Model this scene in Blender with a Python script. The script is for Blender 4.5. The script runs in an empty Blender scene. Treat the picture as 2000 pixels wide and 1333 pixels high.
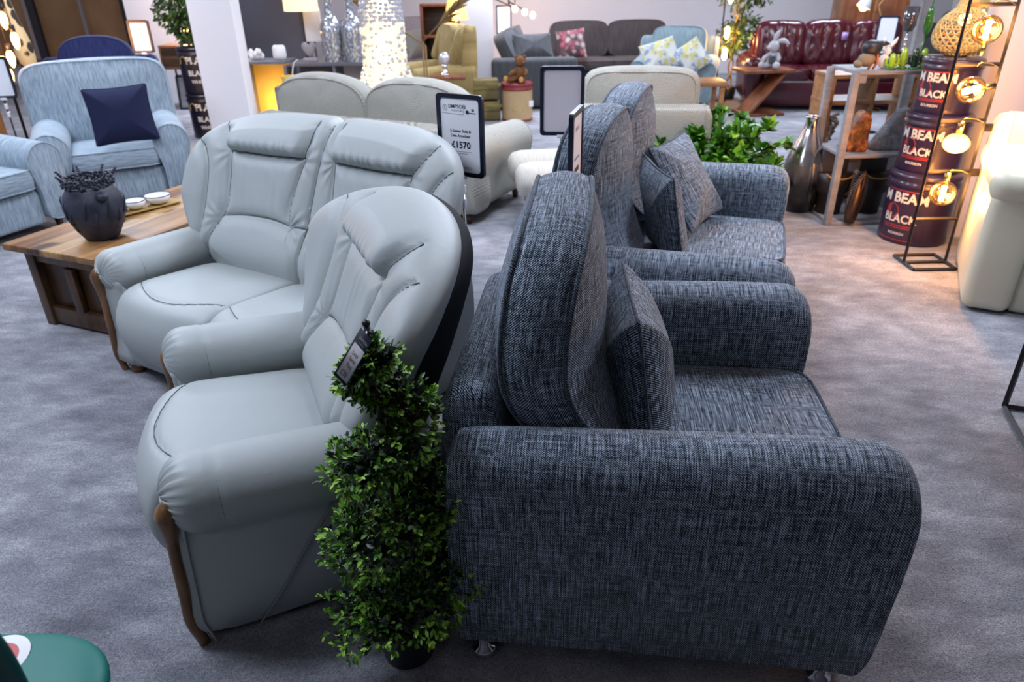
import bpy, math, random
from math import sin, cos, pi, radians, sqrt, atan2, exp
from mathutils import Vector, Matrix, noise
random.seed(7)
C = bpy.context.scene.collection
SC = bpy.context.scene

# ---------------------------------------------------------------- camera
CAM_H = 1.6
FPX = 1389.0                       # focal length in pixels of the 2000 wide frame
_n = Vector((40.0, 2674.0, FPX)).normalized()          # straight down, in camera axes (x right, y down, z forward)
_f = (Vector((0, 0, 1)) - _n * _n.z).normalized()
_r = _n.cross(_f)
if _r.x < 0: _r = -_r
cam_d = bpy.data.cameras.new('camera'); cam = bpy.data.objects.new('camera', cam_d); C.objects.link(cam)
# rows of R (world from camera axes) are _r, _f, -_n ; blender camera axes: x right, y up, z back
Rw = Matrix((_r, _f, -_n))
cam.matrix_world = Matrix.Translation((0, 0, CAM_H)) @ (Rw @ Matrix(((1, 0, 0), (0, -1, 0), (0, 0, -1)))).to_4x4()
cam_d.sensor_width = 36.0; cam_d.lens = FPX / 2000.0 * 36.0
cam_d.clip_start = 0.05; cam_d.clip_end = 80
cam_d.dof.use_dof = True; cam_d.dof.focus_distance = 2.0; cam_d.dof.aperture_fstop = 3.6
SC.camera = cam

# ---------------------------------------------------------------- world, light, exposure
w = bpy.data.worlds.new('world'); SC.world = w; w.use_nodes = True
w.node_tree.nodes['Background'].inputs[0].default_value = (0.62, 0.72, 1.0, 1)
w.node_tree.nodes['Background'].inputs[1].default_value = 0.025
SC.view_settings.view_transform = 'Standard'; SC.view_settings.look = 'None'
SC.view_settings.gamma = 1.0; SC.view_settings.use_curve_mapping = False
SC.view_settings.exposure = 0.42
LIGHTS = [(-3.6, 3.6, 50), (-1.9, 1.7, 44), (0.1, 4.2, 56), (2.8, 3.0, 50), (-3.8, 6.2, 60), (0.2, 6.6, 62), (3.6, 6.4, 55),
          (-3.8, 9.8, 80), (0.4, 10.0, 92), (4.2, 9.6, 85), (-2.6, -1.2, 9)]
for (lx, ly, e) in LIGHTS:
    ld = bpy.data.lights.new('ceiling_panel_light', 'AREA'); ld.shape = 'RECTANGLE'; ld.size = 1.2; ld.size_y = 0.6
    ld.energy = e; ld.color = (0.73, 0.825, 1.0)
    lo = bpy.data.objects.new('ceiling_panel_light', ld); lo.location = (lx, ly, 2.93); C.objects.link(lo)

def ray(px, py):
    return Rw @ Vector((px - 1000.0, py - 666.5, FPX))
def G(px, py, z=0.0):                       # point of the place at height z seen at a photo pixel
    d = ray(px, py); t = (z - CAM_H) / d.z; return Vector((d.x * t, d.y * t, z))
def A(px, py, Y):                           # point at distance Y
    d = ray(px, py); t = Y / d.y; return Vector((d.x * t, Y, CAM_H + d.z * t))

# ---------------------------------------------------------------- mesh helpers
class M:
    def __init__(s): s.v = []; s.f = []; s.uv = []; s.mi = []
    def add(s, vs, fs, T=None, uv=None, mi=0):
        b = len(s.v)
        for p in vs:
            p = Vector(p); s.v.append(T @ p if T is not None else p)
        s.uv += list(uv) if uv is not None else [None] * len(vs)
        for f in fs: s.f.append(tuple(i + b for i in f)); s.mi.append(mi)
        return s
    def box(s, c, d, T=None, mi=0, bev=0.0):
        if bev > 0:
            return s.rbox(c, d, bev, T, mi)
        x, y, z = d[0] / 2, d[1] / 2, d[2] / 2
        vs = [(c[0] + i * x, c[1] + j * y, c[2] + k * z) for i in (-1, 1) for j in (-1, 1) for k in (-1, 1)]
        fs = [(0, 1, 3, 2), (4, 6, 7, 5), (0, 4, 5, 1), (2, 3, 7, 6), (0, 2, 6, 4), (1, 5, 7, 3)]
        return s.add(vs, fs, T, mi=mi)
    def rbox(s, c, d, r, T=None, mi=0, seg=3):
        # rounded box: a sphere pushed out to the box corners
        r = min(r, min(d) / 2 - 1e-4); n = seg
        ang = [-pi / 2 + pi / 2 * i / n for i in range(n + 1)]; ang2 = [pi / 2 * i / n for i in range(n + 1)]
        vs = []; rows = []
        for hi, aa in ((-1, ang), (1, ang2)):
            for a in aa:
                row = []
                for q in range(4):
                    for i in range(n + 1):
                        t = pi / 2 * q + pi / 2 * i / n
                        sx = (1, -1, -1, 1)[q]; sy = (1, 1, -1, -1)[q]
                        x = sx * (d[0] / 2 - r) + r * cos(a) * cos(t); y = sy * (d[1] / 2 - r) + r * cos(a) * sin(t)
                        z = hi * (d[2] / 2 - r) + r * sin(a)
                        row.append(len(vs)); vs.append((c[0] + x, c[1] + y, c[2] + z))
                rows.append(row)
        fs = []; k = len(rows[0])
        for a, b in zip(rows, rows[1:]):
            for i in range(k): fs.append((a[i], a[(i + 1) % k], b[(i + 1) % k], b[i]))
        fs.append(tuple(reversed(rows[0]))); fs.append(tuple(rows[-1]))
        return s.add(vs, fs, T, mi=mi)
    def loft(s, rings, T=None, caps=True, closed=True, mi=0, uv=None):
        k = len(rings[0]); vs = [p for r in rings for p in r]; fs = []
        for j in range(len(rings) - 1):
            for i in range(k if closed else k - 1):
                a = j * k + i; b = j * k + (i + 1) % k; fs.append((a, b, b + k, a + k))
        if caps and closed:
            fs.append(tuple(reversed(range(k)))); fs.append(tuple((len(rings) - 1) * k + i for i in range(k)))
        return s.add(vs, fs, T, mi=mi, uv=uv)
    def lathe(s, prof, n=24, T=None, mi=0, caps=True):
        return s.loft([[(r * cos(2 * pi * i / n), r * sin(2 * pi * i / n), z) for i in range(n)] for r, z in prof], T, caps, mi=mi)
    def tube(s, pts, r, n=8, T=None, mi=0, closed=False, caps=True):
        pts = [Vector(p) for p in pts]; m = len(pts); rings = []
        if isinstance(r, (list, tuple)) and len(r) != m:
            q = r; r = [q[min(len(q) - 1, int(i / (m - 1) * (len(q) - 1)))] * (1 - (i / (m - 1) * (len(q) - 1)) % 1) + q[min(len(q) - 1, int(i / (m - 1) * (len(q) - 1)) + 1)] * ((i / (m - 1) * (len(q) - 1)) % 1) for i in range(m)]
        up = None
        for i, p in enumerate(pts):
            if closed: t = pts[(i + 1) % m] - pts[i - 1]
            else: t = pts[min(i + 1, m - 1)] - pts[max(i - 1, 0)]
            if t.length < 1e-9: t = Vector((0, 0, 1))
            t.normalize()
            if up is None: up = Vector((0, 0, 1)) if abs(t.z) < 0.9 else Vector((1, 0, 0))
            a = up - t * up.dot(t)
            if a.length < 1e-6: a = t.orthogonal()
            a.normalize(); b = t.cross(a); up = a
            rr = (r[min(len(r) - 1, int(i * len(r) / m))] if len(r) != m else r[i]) if isinstance(r, (list, tuple)) else r
            rings.append([p + a * (rr * cos(2 * pi * j / n)) + b * (rr * sin(2 * pi * j / n)) for j in range(n)])
        if closed: rings.append(rings[0]); caps = False
        return s.loft(rings, T, caps, mi=mi)
    def cyl(s, a, b, r, n=12, r2=None, T=None, mi=0):
        a = Vector(a); b = Vector(b)
        return s.tube([a, b], [r, r if r2 is None else r2], n, T, mi)
    def ball(s, c, r, n=14, T=None, mi=0):
        r = Vector((r, r, r)) if isinstance(r, (int, float)) else Vector(r); c = Vector(c)
        rings = []
        for j in range(1, n):
            a = -pi / 2 + pi * j / n
            rings.append([c + Vector((r.x * cos(a) * cos(2 * pi * i / (n * 2)), r.y * cos(a) * sin(2 * pi * i / (n * 2)), r.z * sin(a))) for i in range(n * 2)])
        return s.loft(rings, T, True, mi=mi)
    def pad(s, B, tf, tb, base=None, disp=None, N=96, K=26, T=None, rp=4.0, rq=2.5, mi=0, C0=(0, 0), swap=None):
        """closed cushion over an outline. B(th)->(u,v) outline point, tf/tb front/back thickness,
        base(u,v)->offset of the middle surface, disp(u,v,m)->extra on the front. Points are (h,u,v)."""
        sgn = [(1, tf), (-1, tb)]
        bd = [B(2 * pi * i / N) for i in range(N)]
        vs = []; uv = []; fs = []
        idx = {}
        for si, (sg, th) in enumerate(sgn):
            for k in range(K + 1):
                m = sin(pi / 2 * k / K) if k else 0.0
                for i in range(N):
                    if k == 0 and i > 0: idx[si, k, i] = idx[si, 0, 0]; continue
                    if si == 1 and k == K: idx[si, k, i] = idx[0, K, i]; continue
                    u = C0[0] + m * (bd[i][0] - C0[0]); v = C0[1] + m * (bd[i][1] - C0[1])
                    rim = max(0.0, 1 - m ** rp) ** (1 / rq)
                    h = sg * th * rim + (base(u, v) if base else 0.0)
                    if disp and sg > 0: h += disp(u, v, m)
                    idx[si, k, i] = len(vs); p = (h, u, v)
                    vs.append(swap(p) if swap else p); uv.append((u, v))
            for k in range(K):
                for i in range(N):
                    j = (i + 1) % N
                    q = [idx[si, k, i], idx[si, k, j], idx[si, k + 1, j], idx[si, k + 1, i]]
                    if k == 0: q = [q[0], q[2], q[3]]
                    fs.append(tuple(q) if si else tuple(reversed(q)))
        return s.add(vs, fs, T, uv=uv, mi=mi)
    def build(s, name, mats, parent=None, smooth=True, uv=True, T=None, fixn=True, sharp=None):
        me = bpy.data.meshes.new(name)
        vs = [T @ v for v in s.v] if T is not None else s.v
        me.from_pydata([tuple(v) for v in vs], [], s.f)
        if not isinstance(mats, (list, tuple)): mats = [mats]
        for m in mats: me.materials.append(m)
        me.polygons.foreach_set('material_index', s.mi)
        if smooth: me.polygons.foreach_set('use_smooth', [True] * len(me.polygons))
        me.update()
        if fixn:
            import bmesh
            bm = bmesh.new(); bm.from_mesh(me); bmesh.ops.recalc_face_normals(bm, faces=bm.faces); bm.to_mesh(me); bm.free()
        if sharp is not None: me.set_sharp_from_angle(angle=radians(sharp))
        if uv:
            ul = me.uv_layers.new(name='uv'); dat = []
            for p in me.polygons:
                n = p.normal; ax = max(range(3), key=lambda i: abs(n[i]))
                for li in p.loop_indices:
                    vi = me.loops[li].vertex_index; t = s.uv[vi]
                    if t is None:
                        c = vs[vi]; t = (c[1], c[2]) if ax == 0 else ((c[0], c[2]) if ax == 1 else (c[0], c[1]))
                    dat += [t[0], t[1]]
            ul.data.foreach_set('uv', dat)
        o = bpy.data.objects.new(name, me); C.objects.link(o)
        if parent: o.parent = parent
        return o

def tag(o, label, cat, group=None, kind=None):
    if label: o['label'] = label
    if cat: o['category'] = cat
    if group: o['group'] = group
    if kind: o['kind'] = kind
    return o
def empty(name, loc, rz=0.0, label=None, cat=None, group=None):
    o = bpy.data.objects.new(name, None); C.objects.link(o); o.empty_display_size = 0.1
    o.location = loc; o.rotation_euler = (0, 0, radians(rz)); tag(o, label, cat, group); return o
def struct(o): o['kind'] = 'structure'; return o
def copy_tree(o, parent=None):
    c = o.copy(); C.objects.link(c)
    if parent: c.parent = parent
    for ch in list(o.children): copy_tree(ch, c)
    return c
def TR(x=0, y=0, z=0, rx=0, ry=0, rz=0, s=1):
    return Matrix.Translation((x, y, z)) @ Matrix.Rotation(radians(rz), 4, 'Z') @ Matrix.Rotation(radians(ry), 4, 'Y') @ Matrix.Rotation(radians(rx), 4, 'X') @ Matrix.Scale(s, 4)
def cr(pts, n=8, closed=False):             # catmull-rom through points
    P = [Vector(p) for p in pts]; m = len(P); out = []
    for i in range(m if closed else m - 1):
        if closed: a, b, c, d = P[i - 1], P[i], P[(i + 1) % m], P[(i + 2) % m]
        else: a, b, c, d = P[max(i - 1, 0)], P[i], P[i + 1], P[min(i + 2, m - 1)]
        for k in range(n):
            t = k / n; out.append(0.5 * ((2 * b) + (c - a) * t + (2 * a - 5 * b + 4 * c - d) * t * t + (3 * b - a - 3 * c + d) * t ** 3))
    if not closed: out.append(P[-1])
    return out
def se(a, b, p=4.0, rot=0):                 # superellipse outline
    def f(t):
        c, s_ = cos(t), sin(t); k = (abs(c / a) ** p + abs(s_ / b) ** p) ** (-1 / p)
        return (c * k, s_ * k)
    return f
def text_mesh(m, txt, size, T, mi=0, depth=0.0, warp=None, align='CENTER', bold=0.0, sx=1.0):
    cu = bpy.data.curves.new('t', 'FONT'); cu.body = txt; cu.size = size; cu.align_x = align; cu.align_y = 'CENTER'
    cu.extrude = depth; cu.offset = bold; cu.resolution_u = 3
    o = bpy.data.objects.new('t', cu); C.objects.link(o)
    dg = bpy.context.evaluated_depsgraph_get(); me = bpy.data.meshes.new_from_object(o.evaluated_get(dg))
    vs = [Vector((v.co.x * sx, v.co.y, v.co.z)) for v in me.vertices]
    if warp: vs = [warp(v) for v in vs]
    m.add(vs, [tuple(p.vertices) for p in me.polygons], T, mi=mi)
    bpy.data.objects.remove(o); bpy.data.curves.remove(cu); bpy.data.meshes.remove(me)

# ---------------------------------------------------------------- materials
class N:
    def __init__(s, name):
        s.m = bpy.data.materials.new(name); s.m.use_nodes = True; s.t = s.m.node_tree; s.b = s.t.nodes['Principled BSDF']
        s.out = s.t.nodes['Material Output']
    def n(s, typ, **kw):
        x = s.t.nodes.new(typ)
        for k, v in kw.items():
            if k in x.inputs.keys() if isinstance(k, str) else False: x.inputs[k].default_value = v
            else: setattr(x, k, v)
        return x
    def l(s, a, b): s.t.links.new(a, b)
    def coord(s, kind='Object', sc=(1, 1, 1), rot=(0, 0, 0)):
        tc = s.n('ShaderNodeTexCoord'); mp = s.n('ShaderNodeMapping'); mp.inputs['Scale'].default_value = sc; mp.inputs['Rotation'].default_value = rot
        s.l(tc.outputs[kind], mp.inputs[0]); return mp.outputs[0]
    def noise(s, vec, scale, detail=3, rough=0.5):
        x = s.n('ShaderNodeTexNoise'); x.inputs['Scale'].default_value = scale; x.inputs['Detail'].default_value = detail
        x.inputs['Roughness'].default_value = rough; s.l(vec, x.inputs['Vector']); return x.outputs[0]
    def ramp(s, fac, stops, interp='LINEAR'):
        r = s.n('ShaderNodeValToRGB'); r.color_ramp.interpolation = interp; e = r.color_ramp.elements
        while len(e) < len(stops): e.new(0.5)
        for i, (p, c) in enumerate(stops): e[i].position = p; e[i].color = (*c, 1) if len(c) == 3 else c
        s.l(fac, r.inputs[0]); return r.outputs[0]
    def math(s, op, a, b=None):
        x = s.n('ShaderNodeMath', operation=op)
        for i, q in enumerate((a, b)):
            if q is None: continue
            if isinstance(q, (int, float)): x.inputs[i].default_value = q
            else: s.l(q, x.inputs[i])
        return x.outputs[0]
    def mix(s, fac, a, b, mode='MIX'):
        x = s.n('ShaderNodeMix', data_type='RGBA', blend_type=mode)
        for i, q in ((0, fac), (6, a), (7, b)):
            if isinstance(q, (int, float)): x.inputs[i].default_value = q
            elif isinstance(q, tuple): x.inputs[i].default_value = (*q, 1)
            else: s.l(q, x.inputs[i])
        return x.outputs[2]
    def bump(s, h, strength=0.3, dist=0.01):
        x = s.n('ShaderNodeBump'); x.inputs['Strength'].default_value = strength; x.inputs['Distance'].default_value = dist
        s.l(h, x.inputs['Height']); s.l(x.outputs[0], s.b.inputs['Normal'])
    def col(s, c): s.l(c, s.b.inputs['Base Color'])
def plain(name, c, rough=0.5, metal=0.0, emit=0.0, ecol=None, spec=0.5, coat=0.0, var=0.0):
    n = N(name); n.b.inputs['Base Color'].default_value = (*c, 1); n.b.inputs['Roughness'].default_value = rough
    n.b.inputs['Metallic'].default_value = metal; n.b.inputs['Specular IOR Level'].default_value = spec
    n.b.inputs['Coat Weight'].default_value = coat
    if emit: n.b.inputs['Emission Color'].default_value = (*(ecol or c), 1); n.b.inputs['Emission Strength'].default_value = emit
    if var:
        f = n.noise(n.coord(), 9, 4); n.col(n.mix(f, tuple(x * (1 - var) for x in c), tuple(min(1, x * (1 + var)) for x in c)))
    return n.m
def weave(name, dark, mid, light, scale=1.0, streak=0.6, sheen=0.3, bump=0.5, thr=0.5):
    n = N(name); uv = n.coord('UV')
    s1 = n.noise(n.coord('UV', (330 * scale, 9 * scale, 1)), 1, 3, .6)     # long warp streaks
    s2 = n.noise(n.coord('UV', (7 * scale, 240 * scale, 1)), 1, 3, .6)     # weft streaks
    s3 = n.noise(n.coord('UV', (60 * scale, 60 * scale, 1)), 1, 4, .7)
    th = n.n('ShaderNodeTexWave', wave_type='BANDS', bands_direction='DIAGONAL'); th.inputs['Scale'].default_value = 95 * scale
    th.inputs['Distortion'].default_value = 1.2; th.inputs['Detail'].default_value = 1.0; th.inputs['Detail Scale'].default_value = 3.0
    n.l(uv, th.inputs['Vector'])
    fine = n.noise(n.coord('UV', (900 * scale, 420 * scale, 1)), 1, 2, .6)
    a = n.math('ADD', n.math('MULTIPLY', s1, .95 * streak), n.math('MULTIPLY', s2, .48 * streak))
    a = n.math('ADD', a, n.math('MULTIPLY', s3, 0.35))
    a = n.math('ADD', a, n.math('MULTIPLY', fine, 0.80))
    a = n.math('ADD', a, n.math('MULTIPLY', th.outputs[1], 0.26))
    c = .5 * (.95 * streak + .48 * streak + .35 + .80) + .13 - .5 + thr
    a = n.math('SUBTRACT', a, c - .5)
    n.col(n.ramp(a, [(0.38, dark), (0.52, mid), (0.68, light)]))
    n.b.inputs['Roughness'].default_value = 0.85; n.b.inputs['Sheen Weight'].default_value = sheen
    n.b.inputs['Sheen Roughness'].default_value = .4; n.b.inputs['Specular IOR Level'].default_value = 0.2
    n.bump(n.math('ADD', fine, th.outputs[1]), bump, 0.0012)
    return n.m
def leather(name, c, rough=0.42, var=0.05, bump=0.15):
    n = N(name); co = n.coord()
    f = n.noise(co, 5, 3); n.col(n.mix(f, tuple(x * (1 - var) for x in c), tuple(min(1, x * (1 + var)) for x in c)))
    n.b.inputs['Roughness'].default_value = rough
    v = n.n('ShaderNodeTexVoronoi'); v.inputs['Scale'].default_value = 420; n.l(co, v.inputs['Vector'])
    big = n.noise(co, 22, 2)
    n.bump(n.math('ADD', n.math('MULTIPLY', v.outputs[0], .25), n.math('MULTIPLY', big, 1.5)), bump, 0.004)
    return n.m
def wood(name, a, b, c, scale=1.0, rough=0.4, axis=0, knots=True):
    n = N(name); sc = [14 * scale] * 3; sc[axis] = 1.6 * scale
    co = n.coord('Object', tuple(sc)); f = n.noise(co, 1, 6, .62)
    g = n.noise(n.coord('Object', tuple(4 * x for x in sc)), 1, 3)
    k = n.noise(n.coord('Object', (2.2 * scale,) * 3), 1, 3)
    x = n.math('ADD', n.math('MULTIPLY', f, .8), n.math('MULTIPLY', g, .2))
    n.col(n.mix(n.ramp(k, [(.45, (0, 0, 0)), (.62, (1, 1, 1))]), n.ramp(x, [(.3, a), (.5, b), (.68, c)]), n.ramp(x, [(.35, a), (.6, tuple(.6 * q for q in b))])))
    n.b.inputs['Roughness'].default_value = rough; n.bump(x, .15, .004); return n.m
def glassy(name, c=(1, 1, 1), rough=0.0, alpha=0.25):
    n = N(name); n.b.inputs['Base Color'].default_value = (*c, 1); n.b.inputs['Roughness'].default_value = rough
    tr = n.n('ShaderNodeBsdfTransparent'); tr.inputs[0].default_value = (*c, 1); gl = n.n('ShaderNodeBsdfGlossy'); gl.inputs['Roughness'].default_value = .03
    mx = n.n('ShaderNodeMixShader'); fr = n.n('ShaderNodeFresnel'); fr.inputs[0].default_value = 1.5
    n.l(n.math('ADD', n.math('MULTIPLY', fr.outputs[0], .9), alpha * .2), mx.inputs[0]); n.l(tr.outputs[0], mx.inputs[1]); n.l(gl.outputs[0], mx.inputs[2]); n.l(mx.outputs[0], n.out.inputs[0])
    return n.m
MT = {}
MT['tweed'] = weave('dark_tweed', (0.003, 0.010, 0.019), (0.020, 0.048, 0.072), (0.68, 0.78, 0.94), 1.0, 0.8, 0.2, .8, .50)
MT['tweed_pipe'] = weave('dark_tweed_piping', (0.008, 0.014, 0.024), (0.05, 0.07, 0.10), (0.32, 0.38, 0.45), 1.0, 0.5, 0.25, .6, .53)
MT['leather'] = leather('sage_grey_leather', (0.385, 0.415, 0.41), 0.50)
MT['seam'] = plain('seam_thread', (0.10, 0.12, 0.125), .7)  # dark tubes along the seams; the groove shade is put into their colour
MT['black'] = plain('black_plastic', (0.012, 0.013, 0.018), .35)
MT['blackmetal'] = plain('black_metal', (0.02, 0.018, 0.02), .4, .6)
MT['chrome'] = plain('chrome', (0.75, 0.75, 0.78), .08, 1.0)
MT['trim'] = wood('honey_wood', (0.11, .050, .02), (.22, .105, .042), (.30, .155, .065), 2.0, .28, 2)
MT['underside'] = plain('black_lining', (0.006, 0.006, 0.008), .9)
# ================================================================ the setting
def carpet():
    n = N('grey_carpet'); co = n.coord()
    big = n.noise(co, 1.5, 4, .65); mid = n.noise(n.coord('Object', (1, 2.0, 1), (0, 0, .6)), 6, 4, .6); fine = n.noise(co, 230, 3, .7); f2 = n.noise(co, 90, 3, .8)
    a = n.math('ADD', n.math('MULTIPLY', big, .5), n.math('MULTIPLY', mid, .5))
    base = n.ramp(a, [(.36, (.175, .178, .205)), (.5, (.30, .302, .335)), (.62, (.46, .46, .495))])
    sp = n.ramp(n.math('ADD', n.math('MULTIPLY', fine, .6), n.math('MULTIPLY', f2, .4)), [(.36, (.42, .42, .44)), (.5, (.95, .95, .96)), (.64, (1.6, 1.6, 1.6))])
    n.col(n.mix(1.0, base, sp, 'MULTIPLY'))
    n.b.inputs['Roughness'].default_value = 1.0; n.b.inputs['Sheen Weight'].default_value = .25; n.b.inputs['Specular IOR Level'].default_value = .05
    n.bump(n.math('ADD', fine, f2), .9, .006); return n.m
MT['carpet'] = carpet()
def wallm(name, c):
    n = N(name); f = n.noise(n.coord(), 1.2, 3); n.col(n.mix(f, tuple(x * .95 for x in c), c)); n.b.inputs['Roughness'].default_value = .8
    n.bump(n.noise(n.coord(), 60, 3), .06, .005); return n.m
MT['wall'] = wallm('painted_wall', (.74, .70, .72)); MT['wall_white'] = wallm('white_wall', (.80, .80, .84))
MT['ceil'] = wallm('ceiling_tiles', (.8, .8, .8)); MT['greywall'] = wallm('dark_grey_wall', (.10, .10, .13))
struct(M().box((0, 6, -.05), (24, 22, .1)).build('floor', MT['carpet'], smooth=False))
struct(M().box((0, 6, 3.05), (24, 22, .1)).build('ceiling', MT['ceil'], smooth=False))
struct(M().box((0, 13.05, 1.5), (24, .1, 3)).build('wall_back', MT['wall'], smooth=False))
struct(M().box((-9.05, 6, 1.5), (.1, 22, 3)).build('wall_left', MT['wall_white'], smooth=False))
struct(M().box((9.05, 6, 1.5), (.1, 22, 3)).build('wall_right', MT['wall_white'], smooth=False))
struct(M().box((0, -3.05, 1.5), (24, .1, 3)).build('wall_front', MT['greywall'], smooth=False))
# ================================================================ dark tweed suite
def boxcush(mt, a, b, t, dome, base=None, p=5.0, T=None, outline=None, name='cushion', parent=None, pipe=0.0055, wpow=2.2, pipemat=None, bulge=.012, crease=0.0, domeb=None):
    """piped box cushion: outline in (y,z), boxing of depth t, domed faces; x is the thickness axis"""
    B = outline or se(a, b, p); NN = 120; bd = [B(2 * pi * i / NN) for i in range(NN)]
    m = M(); vs = []; uv = []; rings = []
    def bs(u, v): return base(u, v) if base else 0.0
    prof = []
    K = 18
    for k in range(K): prof.append((sin(pi / 2 * k / K) * .999 + .001, 1))
    for q in range(7): prof.append((1.0, 1 - 2 * q / 6))
    for k in reversed(range(K)): prof.append((sin(pi / 2 * k / K) * .999 + .001, -1))
    arc = 0
    for j, (mm, sg) in enumerate(prof):
        ring = []
        for i in range(NN):
            y, z = bd[i][0] * mm, bd[i][1] * mm
            if mm == 1.0:
                bl = bulge * (1 - sg * sg); L = sqrt(y * y + z * z); y += y / L * bl; z += z / L * bl; x = sg * t / 2
                per = i / NN * 4 * (a + b)
                uv.append((x, per) )
            else:
                x = (1 if sg > 0 else -1) * (t / 2 + (dome if sg > 0 or domeb is None else domeb) * (1 - mm ** wpow)); uv.append((y, z))
                if crease: x += (1 if sg > 0 else -1) * crease * noise.noise(Vector((y * 9, z * 9, sg)))* mm
            x += bs(y, z); ring.append((x, y, z))
        rings.append(ring)
    m.loft(rings, T, uv=uv)
    o = m.build(name, mt, parent)
    if pipe:
        pm = M()
        for sg in (1, -1):
            pm.tube([(sg * t / 2 + bs(y, z), y * 1.004, z * 1.004) for y, z in bd], pipe, 8, T, closed=True)
        pm.build('piping', pipemat or mt, o)
    return o
def scatter(name, a, b, th, mt, loc, rx, ry, rz, label, cat, group=None, pipemat=None, pin=.16, pipe=.0045):
    """soft square cushion with pinched pointed corners"""
    root = M()
    def B(t):
        c, s_ = cos(t), sin(t); k = 1 / max(abs(c / a), abs(s_ / b))
        u, v = c * k, s_ * k
        q = min(abs(u / a), abs(v / b)); s2 = 1 - pin * .38 * (1 - q * q) 
        if abs(abs(u) - a) < 1e-6 and abs(abs(v) - b) > 1e-6: u *= s2
        elif abs(abs(v) - b) < 1e-6: v *= s2
        return (u, v)
    root.pad(B, th, th, rp=2.2, rq=1.25, N=128, K=22, disp=lambda u, v, m: .006 * noise.noise(Vector((u * 9, v * 9, th * 50))) * (1 - m))
    o = root.build(name, mt); o.location = loc; o.rotation_euler = (radians(rx), radians(ry), radians(rz))
    tag(o, label, cat, group)
    if pipe:
        M().tube([(0, *B(2 * pi * i / 128)) for i in range(128)], pipe, 8, closed=True).build('piping', pipemat or mt, o)
    return o
def tweed_arm(side, parent, Ym, L=1.02):
    """rolled arm seen from the side as in the photo: level top, big rounded front corner"""
    # outline in (x,z); thickness along y
    ol = cr([(-.02, .10), (-.028, .35), (-.025, .56), (-.012, .625), (.05, .655), (.45, .668), (.86, .675), (.965, .664), (1.012, .612), (1.02, .52), (1.012, .30), (.992, .07), (.90, .062), (.5, .07), (.06, .07)], 6, True)
    cx, cz = .5, .36; K = 9; W2 = .085
    m = M(); rings = []; uv = []; th = []
    n = len(ol)
    # top rounding: cross-section narrows toward the top to a half round
    # parametrised by y from inner to outer, scaling the outline inward near the faces
    steps = [(-1, 0.0)] + [(-cos(pi / 2 * k / K), sin(pi / 2 * k / K)) for k in range(1, K)] + [(0, 1.0)] + [(sin(pi / 2 * k / K), cos(pi / 2 * k / K)) for k in range(1, K)] + [(1, 0.0)]
    for yy, e in steps:
        ring = []
        for p in ol:
            x, z = p.x, p.y
            top = max(0.0, min(1.0, (z - .45) / .15))
            fr = max(0.0, min(1.0, (x - .93) / .08))
            insz = (1 - e) * (.010 + .060 * top); insx = (1 - e) * (.010)
            z2 = z - insz * (1 if z > .36 else -.2); x2 = x - insx * (1 if x > cx else -1)
            y2 = yy * (W2 + .012 * sin(pi * min(1, max(0, z2 / .68))))
            ring.append((x2, y2, z2)); uv.append((x2 , z2 + abs(yy) * .0 + (.09 * (1 + yy))))
        rings.append(ring)
    T = Matrix.Translation((0, Ym, 0)); 
    m.loft(rings, T, uv=uv)
    return m.build('armrest', MT['tweed'], parent)
def chrome_foot(x, y, parent):
    m = M(); m.lathe([(.018, .065), (.018, .03), (.03, .024), (.033, .014), (.03, .002), (.026, 0)], 24, TR(x, y, 0))
    o = m.build('foot', MT['chrome'], parent); o['label'] = 'round chrome foot'; return o
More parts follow.
